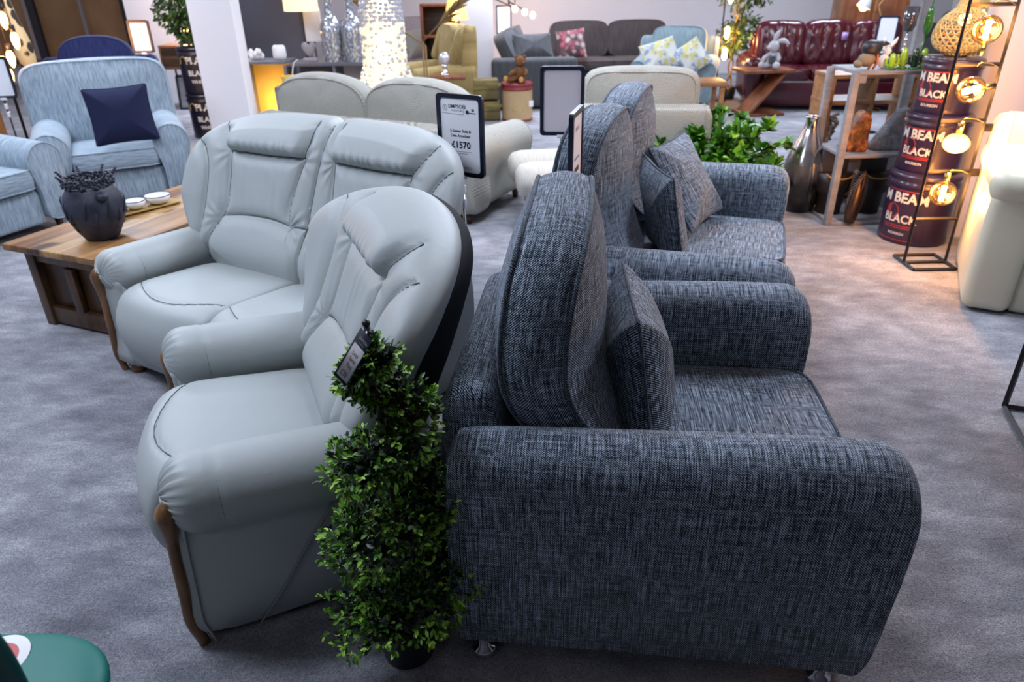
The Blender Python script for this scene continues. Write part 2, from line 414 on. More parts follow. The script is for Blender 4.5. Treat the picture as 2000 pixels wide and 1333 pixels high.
def tweed_seat(loc, ang, Wd, nseat, label, cat):
    r = empty('tweed_armchair' if nseat == 1 else 'tweed_sofa', (*loc, 0), ang, label, cat)
    tweed_arm(0, r, .10); tweed_arm(1, r, Wd - .10)
    iy = .185; inner = Wd - 2 * iy
    m = M(); m.rbox((.47, Wd / 2, .19), (.94, inner + .03, .24), .03, seg=4); m.build('base', MT['tweed'], r)
    for s in range(nseat):
        w = inner / nseat; yc = iy + w * (s + .5)
        f = se(.415, w / 2 - .002, 10)
        boxcush(MT['tweed'], .415, w / 2, .11, .016, outline=lambda t, f=f: f(t), name='seat_cushion', parent=r, pipemat=MT['tweed_pipe'],
                T=Matrix.Translation((.60, yc, .355)) @ Matrix(((0, 1, 0, 0), (0, 0, 1, 0), (1, 0, 0, 0), (0, 0, 0, 1))))
    # back frame: leaning upholstered panel with rounded top
    prof = cr([(-.03, .08), (-.045, .35), (-.06, .60), (-.045, .70), (.0, .735), (.06, .715), (.09, .62), (.12, .35), (.13, .08)], 5, True)
    m = M(); rings = []
    for k, yy in enumerate([.165, .172, .185, .21, Wd / 2, Wd - .21, Wd - .185, Wd - .172, Wd - .165]):
        e = (.45, .7, .88, 1, 1, 1, .88, .7, .45)[k]
        rings.append([(.03 + (p.x - .03) * (1 - (1 - e) * .35), yy, .4 + (p.y - .4) * (1 - (1 - e) * .16)) for p in prof])
    m.loft(rings); m.build('back_frame', MT['tweed'], r)
    for s in range(nseat):
        w = (inner + .06) / nseat; yc = Wd / 2 + (s - (nseat - 1) / 2) * w
        a = w / 2 - .004; b = .285
        def outl(t, a=a, b=b):
            u, v = se(a, b, 3.6)(t)
            if v > 0: v *= 1 + .06 * cos(u / a * pi / 2)
            v += 0
            u *= 1.0 - .05 * max(0, -v / b)
            return (u, v)
        def base(u, v):
            q = v / b
            return q * q * (.04 if q > 0 else .155)
        boxcush(MT['tweed'], a, b, .150, .095, base=base, outline=outl, name='back_cushion', parent=r, pipemat=MT['tweed_pipe'],
                T=TR(.168, yc, .795), domeb=.045, pipe=.0065, crease=.004, bulge=.02)
    for x in (.05, .90):
        for y in (.04, Wd - .04): chrome_foot(x, y, r)
    return r
tweed_seat((-.14, 1.265), -6.72, 1.10, 1, 'dark blue-grey tweed armchair with rolled arms and a tall piped back cushion, nearest the camera', 'armchair')
tweed_seat((.020, 2.571), -18.7, 1.65, 2, 'dark blue-grey tweed two-seater sofa with chrome feet, behind the matching armchair', 'sofa')
# ================================================================ sage leather suite
def gauss(d, w): return exp(-(d / w) ** 2)
def segd(p, a, b):
    ax, ay = a; bx, by = b; dx, dy = bx - ax, by - ay; L = dx * dx + dy * dy
    t = max(0, min(1, ((p[0] - ax) * dx + (p[1] - ay) * dy) / L)) if L else 0
    return sqrt((p[0] - ax - t * dx) ** 2 + (p[1] - ay - t * dy) ** 2)
def leather_seat(loc, ang, sh, n, name, label, cat, cord=False):
    """sh = half width of the seat between the arms"""
    L = MT['leather']; r = empty(name, (*loc, 0), ang, label, cat)
    ao = sh + .12
    # body: side panels, front panel
    for sg in (-1, 1):
        m = M(); rings = []
        ol = cr([(0.0, .035), (.008, .2), (-.002, .40), (-.05, .46), (-.5, .47), (-.70, .50), (-.745, .40), (-.74, .2), (-.715, .035), (-.4, .03)], 4, True)
        for yy, e in [(-.062, .965), (-.055, .99), (-.045, 1), (.0, 1), (.045, 1), (.055, .99), (.06, .965)]:
            rings.append([(-.36 + (p.x + .36) * e, sg * (ao + .0 + yy * 1.0), .24 + (p.y - .24) * e) for p in ol])
        m.loft(rings); m.build('side_panel', L, r)
    m = M(); m.rbox((-.36, 0, .17), (.70, 2 * ao - .05, .27), .03, seg=4); m.build('base', L, r)
    fp = M(); prof = cr([(-.06, .05), (.0, .045), (.022, .10), (.028, .17), (.014, .235), (-.02, .26), (-.08, .26)], 5)
    fp.loft([[(p.x, y, p.y) for p in prof] for y in (-ao + .05, -ao * .5, 0, ao * .5, ao - .05)], closed=False, caps=False); fp.build('front_panel', L, r)
    m = M(); m.rbox((-.38, 0, .03), (.6, 2 * ao - .08, .04), .01)
    m.build('underframe', MT['underside'], r)
    # seat cushions
    for s in range(n):
        w = 2 * sh / n; y0 = -sh + w * (s + .5)
        prof = cr([(-.47, .30), (-.50, .36), (-.44, .415), (-.25, .44), (-.06, .455), (.05, .430), (.105, .36), (.118, .27), (.095, .18), (.03, .135), (-.10, .16), (-.30, .22)], 8, True)
        cxx, czz = -.15, .31; rings = []; K = 40
        for k in range(K + 1):
            t = -1 + 2 * k / K; e = (1 - abs(t) ** 5) ** (1 / 2.6) if abs(t) < 1 else 0
            ring = []
            for p in prof:
                x, z = p.x, p.y; ee = .80 + .20 * e
                # a curved front: fuller in the middle
                bow = (-.035 * t * t) * max(0, min(1, (x + .1) / .2)) + (0.012 if n > 1 else 0)
                z2 = czz + (z - czz) * ee; x2 = cxx + (x - cxx) * (.93 + .07 * e) + bow
                y2 = y0 + t * (w / 2 + (.004 if n == 1 else .0))
                # seam: an arc across the top near the front
                if z > .36:
                    xa = .045 - .09 * t * t if n == 1 else .02 - .10 * t * t
                    z2 -= .008 * gauss(x - xa, .007)
                elif x > .06:
                    z2 -= 0
                ring.append((x2, y2, z2))
            rings.append(ring)
        m = M(); m.loft(rings); o = m.build('seat_cushion', L, r)
        sm = M(); pts = []
        for k in range(1, 40):
            t = -1 + 2 * k / 40; e = (1 - abs(t) ** 5) ** (1 / 2.6)
            xa = .045 - .09 * t * t if n == 1 else .02 - .10 * t * t
            zt = .43 - .11 * max(0, xa + .0) - .02 * max(0, -xa - .04) if True else 0
            # find height on profile by nearest x on the upper part
            best = min((p for p in prof if p.y > .36), key=lambda p: abs(p.x - xa))
            pts.append((cxx + (xa - cxx) * (.93 + .07 * e) - .035 * t * t * max(0, min(1, (xa + .1) / .2)) + (0.012 if n > 1 else 0), y0 + t * w / 2, czz + (best.y - czz) * (.80 + .20 * e) - .0015))
        sm.tube(pts, .0016, 6); sm.build('seam', MT['seam'], o)
    # arms: soft rolls, gathered at the front
    for sg in (-1, 1):
        m = M(); rings = []; NN = 72; xs = [-.60, -.59, -.56, -.50, -.4, -.3, -.2, -.12, -.095, -.088, -.081, -.06, -.03, 0, .02, .035, .046, .052]
        X = []
        for i in range(44): X.append(-.62 + (.632) * sin(pi / 2 * i / 43) ** 1.0)
        for x in X:
            t = (x + .62) / .632
            endf = max(0.0, (x - (-.07)) / .082); e = sqrt(max(0.0, 1 - endf ** 2.4)) if endf > 0 else 1
            e = max(e, .02)
            back = max(0.0, 1 - (x + .62) / .06); e *= sqrt(max(.02, 1 - back * back))
            ry = .100 + .008 * sin(pi * t) ; rz = .086 + .012 * t
            zc = .462 + .012 * t - .010 * (1 - t) ; groove = .007 * gauss(x + .125, .006)
            ring = []
            for j in range(NN):
                a = 2 * pi * j / NN; c, s_ = cos(a), sin(a)
                pl = 0
                if x > -.07: pl = .0075 * max(0.0, endf) ** .8 * sin(a * 23 + .9 * sin(a * 3)) * (1 if c * sg > -.6 else .3)
                k = 1.0
                rr = 1 - groove / .1
                y = ry * e * c * rr; z = rz * e * s_ * rr
                if s_ < 0: y *= 1 + .0 ; z *= 1.15
                ring.append((x + pl * .6, sg * (ao + .012) + y, zc + z + pl * .5))
            rings.append(ring)
        m.loft(rings, TR()); o = m.build('armrest', L, r)
        rg = M(); t = (-.125 + .62) / .632
        rg.tube([(-.125, sg * (ao + .012) + (.0945 + .008 * sin(pi * t)) * cos(a), .462 + .012 * t - .01 * (1 - t) + (.082 + .01 * t) * (1.15 if sin(a) < 0 else 1) * sin(a)) for a in [2 * pi * q / 60 for q in range(60)]], .0034, 6, closed=True)
        rg.build('seam', MT['seam'], o)
        # carved wooden trim down the front of the arm
        y = sg * (ao + .05)
        pth = cr([(-.012, y + sg * .012, .490), (.004, y + sg * .013, .455), (.008, y + sg * .008, .40), (.012, y, .34), (.016, y, .26), (.02, y, .17), (.024, y, .09), (.012, y, .03), (.006, y, .0)], 6)
        rad = [(.010 + .018 * sin(min(1, i / 7) * pi / 2)) if i < 8 else .026 - .011 * min(1, (i - 8) / 8) for i in range(len(pth))]
        tm = M(); tm.tube(pth, rad, 14); tm.ball(pth[0], .013, 8)
        tr = tm.build('wood_trim', MT['trim'], r); tr['label'] = 'carved honey-coloured wooden arm trim'
        pp = M(); pp.tube([(p.x - .03, p.y + sg * .012, p.z) for p in pth[6:]], .004, 6); pp.build('trim_piping', L, r)
    # backrest
    hb = sh + (.305 if n == 1 else .225); zt = 1.01 if n == 1 else 1.04
    zc_ = .82 if n == 1 else .70; Cc = (0, zc_)
    def B(t):
        c, s_ = cos(t), sin(t)
        if s_ >= 0: a, b, p = hb, zt - zc_, (2.05 if n == 1 else 3.8)
        else: a, b, p = hb, zc_ - .30, 3.0
        k = (abs(c / a) ** p + abs(s_ / b) ** p) ** (-1 / p); u, v = c * k, s_ * k
        if s_ < 0: u *= 1 - (.42 * min(1, (-v / b)) ** 1.3 if n == 1 else .17 * min(1, (-v / b)))
        if n > 1 and s_ > 0: v -= .022 * gauss(u, .03)
        return (u, zc_ + v)
    def base(u, v):
        q = (v - .42); x = (-.53 if n == 1 else -.55) - .42 * q - .10 * max(0, q) ** 2
        x += (.13 if n == 1 else .13) * min(1.3, abs(u) / hb) ** (2.6 if n == 1 else 3.2)
        return x
    # seam polylines, (u,v)
    hz_ = .865 if n == 1 else .885; cs = [0] if n == 1 else [-sh / 2 - .028, sh / 2 + .028]; seams = []; heads = []
    hw = .215 if n == 1 else .225
    for i, c0 in enumerate(cs):
        hz = (.865 if n == 1 else .885)
        def mir(pts): return [(c0 - (u - c0), v) for u, v in pts]
        hs = [(c0 + hw + .12, 1.04), (c0 + hw + .065, .985), (c0 + hw + .015, .92), (c0 + hw - .01, hz)]
        outer_l = n == 1 or i == 0; outer_r = n == 1 or i == 1
        seams.append(hs if outer_r else [(c0 + hw, 1.06), (c0 + hw + .005, .95), (c0 + hw - .01, hz)])
        seams.append(mir(hs) if outer_l else [(c0 - hw, 1.06), (c0 - hw - .005, .95), (c0 - hw + .01, hz)])
        seams.append([(c0 - hw + .01, hz), (c0, hz - .008), (c0 + hw - .01, hz)])
        inn = [(c0 + hw - .01, hz), (c0 + hw - .03, .78), (c0 + hw - .045, .68), (c0 + hw - .03, .615)]
        seams.append(inn); seams.append(mir(inn))
        low = [(c0 + hw - .03, .615), (c0 + hw + .01, .54), (c0 + hw + .045, .43), (c0 + hw + .05, .36)]
        if outer_r: seams.append(low)
        if outer_l: seams.append(mir(low))
        seams.append([(c0 - hw + .03, .615), (c0 - .08, .628), (c0 + .08, .628), (c0 + hw - .03, .615)])
        out = [(c0 + hw + .28, .95), (c0 + hw + .20, .93), (c0 + hw + .13, .87), (c0 + hw + .095, .78), (c0 + hw + .085, .62), (c0 + hw + .095, .46)]
        if outer_r: seams.append(out)
        if outer_l: seams.append(mir(out))
        heads.append(c0)
    if n > 1:
        seams.append([(0, 1.04), (0, .8), (0, .62), (0, .36)]); seams.append([(-.07, .615), (.07, .615)])
    seams = [[(p.x, p.y) for p in cr([(a, b, 0) for a, b in s], 6)] for s in seams]
    segs = [(s[i], s[i + 1]) for s in seams for i in range(len(s) - 1)]
    def disp(u, v, m):
        d = min(segd((u, v), a, b) for a, b in segs if abs(a[1] - v) < .12 or abs(b[1] - v) < .12) if any(abs(a[1] - v) < .12 for a, b in segs) else 1
        k = min(1, (1 - m) * 14)
        x = -.012 * gauss(d, .008) * k - .016 * gauss(d, .028) * k
        for c0 in heads:
            du = abs(u - c0)
            side = 1 / (1 + exp((du - hw) / .012))
            if v > hz_: x += .055 * side * sin(min(1, (v - hz_) / .06) * pi / 2) * min(1, (1 - m) * 9)
            # gathers under and above the head roll seam
            x += side * .0045 * sin((u - c0) * 150 + 5 * noise.noise(Vector((u * 14, v * 5, 2)))) * gauss(v - hz_ - .02, .035) * (v > hz_) * k
            x += side * .0028 * sin((u - c0) * 75 + 3 * v * 10 + 4 * noise.noise(Vector((u * 10, v * 4, 9)))) * gauss(v - .74, .11) * (v < hz_) * k
            # creases from panel corners
            for sx in (-1, 1):
                cu, cv = c0 + sx * (hw - .02), .615; rr = sqrt((u - cu) ** 2 + (v - cv) ** 2); aa = atan2(v - cv, sx * (u - cu))
                if aa > -1.3: x += .004 * sin(aa * 11) * gauss(rr - .05, .045) * k * (1 if du > hw - .02 else 0)
                cv = hz_; rr = sqrt((u - cu) ** 2 + (v - cv) ** 2); aa = atan2(v - cv, sx * (u - cu))
                x += .003 * sin(aa * 9) * gauss(rr - .05, .04) * k * (1 if du > hw else 0)
        lum = gauss(v - .50, .085); x += .035 * lum * min(1, (1 - m) * 5)
        return x
    bm_ = M(); bm_.pad(B, .115, .09, base, disp, N=320 if n == 1 else 440, K=110, rp=5, rq=2.6, C0=Cc)
    fr = []; bk = bm_.build('backrest', L, r)
    # rear shell in dark lining
    sb = M(); sb.pad(lambda t: tuple((q - c) * .965 + c for q, c in zip(B(t), Cc)), .0, .125, lambda u, v: base(u, v) - .06 * max(0, min(1, (.85 - v) / .35)), None, N=96, K=14, rp=5, rq=2.6, C0=Cc)
    bs_ = sb.build('back_lining', MT['underside'], r)
    bdn = [B(2 * pi * i / 2400) for i in range(2400)]; bda = [atan2(q[1] - Cc[1], q[0]) for q in bdn]
    def mval(u, v):
        t = atan2(v - Cc[1], u - Cc[0]); p = B(t)
        # B uses th as ellipse direction; find matching boundary by ray angle
        best = bdn[min(range(2400), key=lambda i_: abs((bda[i_] - t + pi) % (2 * pi) - pi))]
        return sqrt(u * u + (v - Cc[1]) ** 2) / max(1e-6, sqrt(best[0] ** 2 + (best[1] - Cc[1]) ** 2))
    sm = M()
    for s in seams:
        pts = []
        for u, v in s:
            m_ = mval(u, v)
            if m_ > .995: continue
            pts.append((.115 * (1 - m_ ** 5) ** (1 / 2.6) + base(u, v) + disp(u, v, m_) + .0003 + .0035 * m_ ** 8, u, v))
        if len(pts) > 1: sm.tube(pts, .0027, 6)
    sm.build('seam', MT['seam'], bk)
    if cord:
        M().tube(cr([(-.40, ao + .075, .385), (-.36, ao + .068, .33), (-.29, ao + .066, .23), (-.22, ao + .066, .12), (-.155, ao + .068, .04), (-.135, ao + .07, .01)], 6), .003, 6).build('cord', plain('cord_grey', (.25, .24, .23), .6), r)
    for x in (-.02, -.68):
        for sg in (-1, 1):
            M().lathe([(.02, .045), (.03, .02), (.034, .008), (.028, 0)], 16, TR(x, sg * (ao - .01), 0)).build('foot', MT['trim'], r)
    return r
_a = radians(202.6)
# chair centre line lies .40 towards the far side from the near front foot
fx, fy = -.845 - (-sin(_a)) * .40, 1.36 - cos(_a) * .40
leather_seat((fx, fy), 202.6, .25, 1, 'leather_armchair', 'pale sage-grey leather armchair with wooden arm trims beside the spiral topiary', 'armchair', cord=True)
_a = radians(240)
leather_seat((-1.645 + (-sin(_a)) * .565, 2.79 + cos(_a) * .565), 240, .545, 2, 'leather_sofa', 'pale sage-grey leather two-seater sofa beside the wooden chest', 'sofa')
# ================================================================ tweed scatter cushions
MT['navy'] = N('navy_velvet'); _n2 = MT['navy']; _n2.b.inputs['Base Color'].default_value = (.003, .007, .042, 1); _n2.b.inputs['Roughness'].default_value = .9
_n2.b.inputs['Sheen Weight'].default_value = .06; _n2.b.inputs['Sheen Tint'].default_value = (.1, .2, .6, 1); MT['navy'] = _n2.m
scatter('scatter_cushion', .225, .215, .095, MT['tweed'], (.348, 1.73, .635), -2, -9, -3, 'dark tweed scatter cushion standing in the nearest tweed armchair', 'cushion', None, MT['tweed_pipe'])
scatter('scatter_cushion', .225, .225, .075, MT['tweed'], (.683, 3.064, .632), 0, -12, 6, 'dark tweed cushion upright in the tweed sofa, the nearer of its two cushions', 'cushion', None, MT['tweed_pipe'])
scatter('scatter_cushion', .225, .225, .075, MT['tweed'], (.896, 3.552, .655), 0, -34, -33.7, 'dark tweed cushion tilted on one corner, further back in the tweed sofa', 'cushion', None, MT['tweed_pipe'])

# ================================================================ spiral topiary
def leafmat(name, a, b, c, rough=.4):
    n = N(name); g = n.n('ShaderNodeNewGeometry'); n.col(n.ramp(g.outputs['Random Per Island'], [(0, a), (.5, b), (1, c)]))
    n.b.inputs['Roughness'].default_value = rough; n.b.inputs['Subsurface Weight'].default_value = 0.0
    return n.m
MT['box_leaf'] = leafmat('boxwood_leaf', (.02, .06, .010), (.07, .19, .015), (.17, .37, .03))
MT['box_dark'] = leafmat('boxwood_inner_leaf', (.004, .012, .005), (.008, .022, .008), (.012, .03, .01))  # near-black inner leaves: shade inside the bush put into the colour
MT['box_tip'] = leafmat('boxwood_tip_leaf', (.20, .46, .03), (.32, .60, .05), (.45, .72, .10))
MT['stem'] = plain('brown_stem', (.03, .02, .012), .8)
def leaf(m, p, d, n_, ln, wd, mi, fold=.25, rows=3):
    d = d.normalized(); s_ = d.cross(n_); 
    if s_.length < 1e-4: s_ = d.orthogonal()
    s_.normalize(); nn = s_.cross(d)
    vs = [p]; 
    prof = {3: [(.35, .8), (.7, 1.0), (.92, .55)], 2: [(.45, 1.0), (.8, .7)], 4: [(.2, .8), (.42, 1.0), (.68, .72), (.86, .34)]}[rows]
    for t, w_ in prof:
        c = p + d * (ln * t) - nn * (ln * .12 * t * t)
        vs += [c + s_ * (wd * w_ / 2) + nn * (wd * fold * w_), c, c - s_ * (wd * w_ / 2) + nn * (wd * fold * w_)]
    vs.append(p + d * ln - nn * (ln * .12)); fs = [(0, 2, 1), (0, 3, 2)]
    for k in range(rows - 1):
        a = 1 + 3 * k; fs += [(a, a + 1, a + 4, a + 3), (a + 1, a + 2, a + 5, a + 4)]
    a = 1 + 3 * (rows - 1); e = len(vs) - 1; fs += [(a, a + 1, e), (a + 1, a + 2, e)]
    m.add(vs, fs, mi=mi)
def rv(): 
    while 1:
        v = Vector((random.uniform(-1, 1), random.uniform(-1, 1), random.uniform(-1, 1)))
        if .05 < v.length < 1: return v.normalized()
random.seed(11)
TP = Vector((-.285, 1.305, 0))
tr = empty('spiral_topiary', TP, 0, 'green spiral boxwood topiary in a black pot between the leather and tweed armchairs', 'plant')
# black pot
m = M(); m.lathe([(.062, 0), (.066, .005), (.082, .125), (.086, .128), (.086, .14), (.078, .14), (.074, .115), (.0, .112)], 32, caps=False); m.build('pot', MT['black'], tr)
m = M(); m.tube([(0, 0, .1), (.01, 0, .4), (-.005, .005, .7), (0, 0, .93)], .009, 8); m.build('stem', MT['stem'], tr)
# wooden tip shows dark at the top with a white flecked knob
m = M(); m.cyl((0, 0, .87), (-.012, 0, .965), .02, 12, .006); m.ball((-.012, 0, .968), .009, 6); m.build('stem_tip', MT['black'], tr)
fm = M(); turns = 3.3; z0, z1 = .20, .92
def spine(t):
    a = radians(200) + turns * 2 * pi * t; rr = .098 * (1 - t) ** .5 + .010
    return Vector((rr * cos(a), rr * sin(a), z0 + (z1 - z0) * t)), .080 * (1 - t) ** .45 + .026
cnt = 0
for i in range(2500):
    t = random.random() ** 1.15; c, R_ = spine(t); d = rv(); d.z *= .75
    base = c + d * (R_ * random.uniform(.62, 1.04)); od = (d + Vector((0, 0, .35)) + rv() * .45).normalized()
    lvl = (base - c).length / R_
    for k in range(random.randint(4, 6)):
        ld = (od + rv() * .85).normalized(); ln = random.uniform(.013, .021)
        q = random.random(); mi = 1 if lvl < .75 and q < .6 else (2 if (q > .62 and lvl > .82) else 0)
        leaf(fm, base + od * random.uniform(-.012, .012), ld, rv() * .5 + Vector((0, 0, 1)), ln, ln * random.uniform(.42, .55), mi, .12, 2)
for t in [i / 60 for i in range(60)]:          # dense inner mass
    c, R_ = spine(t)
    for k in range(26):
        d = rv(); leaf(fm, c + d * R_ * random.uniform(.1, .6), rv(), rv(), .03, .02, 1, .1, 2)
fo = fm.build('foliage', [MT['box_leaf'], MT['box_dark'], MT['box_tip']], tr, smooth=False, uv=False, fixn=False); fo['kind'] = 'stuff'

# ---- hanging price tag of the topiary
MT['paper'] = plain('white_card', (.90, .91, .95), .5); MT['ink'] = plain('black_ink', (.008, .01, .03), .6); MT['grey_ink'] = plain('grey_ink', (.30, .32, .40), .7)
m = M(); m.box((0, 0, 0), (.052, .0015, .105), mi=1); m.box((0, -.0012, -.012), (.045, .0008, .070), mi=0)
for k, (t_, s_) in enumerate([('Large', .011), ('Spiral', .011), ('Plant', .011)]): text_mesh(m, t_, s_, TR(0, -.0020, .006 - .013 * k, rx=90), 1)
text_mesh(m, '£30', .016, TR(-.004, -.0020, -.038, rx=90), 1); text_mesh(m, 'SIMPSON', .009, TR(0, -.0020, .036, rx=90), 0); text_mesh(m, 'FURNITURE', .004, TR(0, -.0020, .028, rx=90), 0)
tg = m.build('price_tag', [MT['paper'], MT['ink']]); _S = (Rw @ Vector((.012, .027, .046))).normalized(); _L = (Rw @ Vector((-.037, .078, -.036))).normalized(); _c = A(690, 698, 1.19)
tg.matrix_world = Matrix.Translation(_c) @ Matrix((_S, _S.cross(_L), -_L)).transposed().to_4x4()
tag(tg, 'small white price tag with a black border tied to the top of the topiary', 'price tag')
M().tube(cr([(0, 0, .05), (.01, .01, .062), (.03, .02, .05)], 4), .0012, 5).build('string', MT['paper'], tg)

# ================================================================ wooden chest with vase and bowls
MT['chest'] = wood('reclaimed_wood', (.06, .022, .008), (.22, .10, .035), (.36, .19, .075), 1.2, .35, 0)
MT['chest_v'] = wood('reclaimed_wood_upright', (.03, .012, .005), (.12, .055, .02), (.22, .11, .042), 1.4, .4, 2)
# planked top: strips of different board tones
def planks():
    n = N('planked_top'); co = n.coord('Object'); sp = n.n('ShaderNodeSeparateXYZ'); n.l(co, sp.inputs[0])
    fl = n.math('FLOOR', n.math('DIVIDE', sp.outputs[1], .11)); wn = n.n('ShaderNodeTexWhiteNoise', noise_dimensions='1D'); n.l(fl, wn.inputs['W'])
    tone = n.ramp(wn.outputs[0], [(0, (.20, .085, .03)), (.35, (.40, .23, .09)), (.7, (.30, .14, .055)), (1, (.50, .32, .14))])
    f = n.noise(n.coord('Object', (2, 22, 10)), 1, 6, .6); k = n.noise(n.coord('Object', (3, 9, 3)), 1, 3)
    c = n.mix(1, tone, n.ramp(f, [(.3, (.55, .5, .45)), (.6, (1.15, 1.15, 1.1))]), 'MULTIPLY')
    n.col(n.mix(n.ramp(k, [(.60, (0, 0, 0)), (.68, (1, 1, 1))]), c, (.05, .02, .012))); n.b.inputs['Roughness'].default_value = .42; n.bump(f, .1, .003); return n.m
MT['planks'] = planks()
ch = empty('wooden_chest', (-1.915, 3.092, 0), 67, 'reclaimed-wood blanket chest used as a side table beside the leather sofa', 'chest')
# local x runs away from the camera along the chest, y to the left
m = M(); m.rbox((.70, .30, .44), (1.44, .62, .035), .006); m.build('lid', MT['planks'], ch, sharp=40)
m = M(); m.box((.70, .30, .225), (1.22, .46, .39))
m.build('carcass', MT['chest_v'], ch, smooth=False)
for x in (.075, 1.33):
    for y in (.06, .54): M().rbox((x, y, .215), (.06, .06, .43), .004).build('corner_post', MT['chest_v'], ch, sharp=40)
m = M(); m.rbox((.07, .30, .06), (.03, .44, .09), .004); m.rbox((.07, .30, .385), (.03, .44, .07), .004); m.rbox((.068, .30, .22), (.03, .055, .24), .004)
m.build('end_frame', MT['chest_v'], ch, sharp=40)
m = M(); m.rbox((.70, .062, .05), (1.2, .03, .07), .004); m.build('plinth', MT['chest_v'], ch, sharp=40)
m = M(); m.tube(cr([(.16, .575, .40), (.16, .60, .40), (.30, .60, .40), (.30, .575, .40)], 4), .008, 8); m.ball((.16, .60, .40), .012); m.build('iron_handle', MT['blackmetal'], ch)

MT['slate_resin'] = N('slate_resin'); _s = MT['slate_resin']; _s.col(_s.ramp(_s.noise(_s.coord(), 14, 4), [(.3, (.012, .014, .026)), (.7, (.045, .048, .075))])); _s.b.inputs['Roughness'].default_value = .55; MT['slate_resin'] = _s.m
vp = (-2.02, 3.385, .4575)
vs_ = empty('leaf_crown_vase', vp, 30, 'dark slate vase wrapped in leaves with a crown rim, on the wooden chest', 'vase')
m = M(); prof = [(.0, 0), (.070, 0), (.078, .01), (.105, .06), (.128, .12), (.134, .17), (.124, .215), (.106, .245), (.100, .262), (.094, .262), (.098, .24), (.08, .2), (0, .2)]
rings = []
for r_, z in prof:
    ring = []
    for i in range(96):
        a = 2 * pi * i / 96; k = 1
        if r_ > .07 and z < .235: 
            # overlapping pointed leaves as low relief
            ph = (a * 6 / (2 * pi) + (z * 4.2)) % 1; k += .055 * (1 - abs(2 * ph - 1)) ** .6 - .02
        ring.append((r_ * k * cos(a), r_ * k * sin(a), z))
    rings.append(ring)
m.loft(rings, caps=False); m.build('body', MT['slate_resin'], vs_)
lm = M()
for row, (zb, nn, off) in enumerate([(.02, 7, 0), (.085, 8, .4)]):
    for k in range(nn):
        a = 2 * pi * (k + off) / nn; pts = []
        for t in range(7):
            zz = zb + .135 * t / 6; aa = a + .22 * t / 6
            rr = [.082, .108, .131, .1375, .128][min(4, int(zz / .055))]; 
            pts.append((rr * 1.03 * cos(aa), rr * 1.03 * sin(aa), zz))
        lm.tube(pts, [.002, .004, .005, .005, .004, .003, .001], 6)
lm.build('leaf_rib', MT['slate_resin'], vs_)
cm = M(); random.seed(5)
for k in range(46):
    a = 2 * pi * k / 46; h = .262 + .012 * abs(sin(a * 5)) 
    for j in range(3):
        hh = h + .014 * j; cm.ball((.104 * cos(a) + random.uniform(-.006, .006), .104 * sin(a) + random.uniform(-.006, .006), hh), random.uniform(.006, .011), 5)
for k in range(7):
    a = 2 * pi * k / 7
    for j in range(4): cm.ball(((.108 + .008 * j) * cos(a), (.108 + .008 * j) * sin(a), .30 + .009 * j), .009 - .001 * j, 5)
cm.build('flower_crown', MT['slate_resin'], vs_)
em = M()
for a in (100, 290): em.ball((.125 * cos(radians(a)), .125 * sin(radians(a)), .225), (.03, .03, .024), 8)
em.build('ear', MT['slate_resin'], vs_)
MT['white_glaze'] = plain('white_glaze', (.80, .80, .80), .15); MT['bamboo'] = plain('bamboo', (.42, .26, .07), .45)
tdir = Vector((.144, .181, 0)).normalized(); tc = Vector((-2.025, 3.83, .4575)); ang_t = math.degrees(atan2(tdir.y, tdir.x))
ty = M(); ty.rbox((0, 0, .012), (.40, .10, .010), .004); ty.rbox((-.14, 0, .004), (.02, .08, .008), .002); ty.rbox((.14, 0, .004), (.02, .08, .008), .002)
to = ty.build('serving_tray', MT['bamboo'], sharp=40); to.location = tc; to.rotation_euler.z = radians(ang_t); tag(to, 'narrow bamboo serving tray under three white bowls on the wooden chest', 'tray')
for k, (s_, r_, lb) in enumerate([(-.14, .052, 'small white bowl with a black rim, nearest the slate vase'), (-.035, .058, 'white bowl with a black rim, middle one on the bamboo tray'), (.095, .070, 'largest white bowl with a black rim, at the far end of the bamboo tray')]):
    m = M(); m.lathe([(.0, 0), (r_ * .45, 0), (r_ * .85, .018), (r_, .048), (r_ * .965, .048), (r_ * .8, .02), (0, .008)], 32, caps=False)
    p = tc + tdir * s_; b = m.build('bowl', MT['white_glaze']); b.location = (p.x, p.y, .4755); tag(b, lb, 'bowl', 'white bowls on the bamboo tray')
    q = M(); q.lathe([(r_ * 1.003, .0465), (r_ * 1.006, .050), (r_ * .96, .050), (r_ * .96, .0475)], 32, caps=False); q.build('rim', MT['ink'], b)

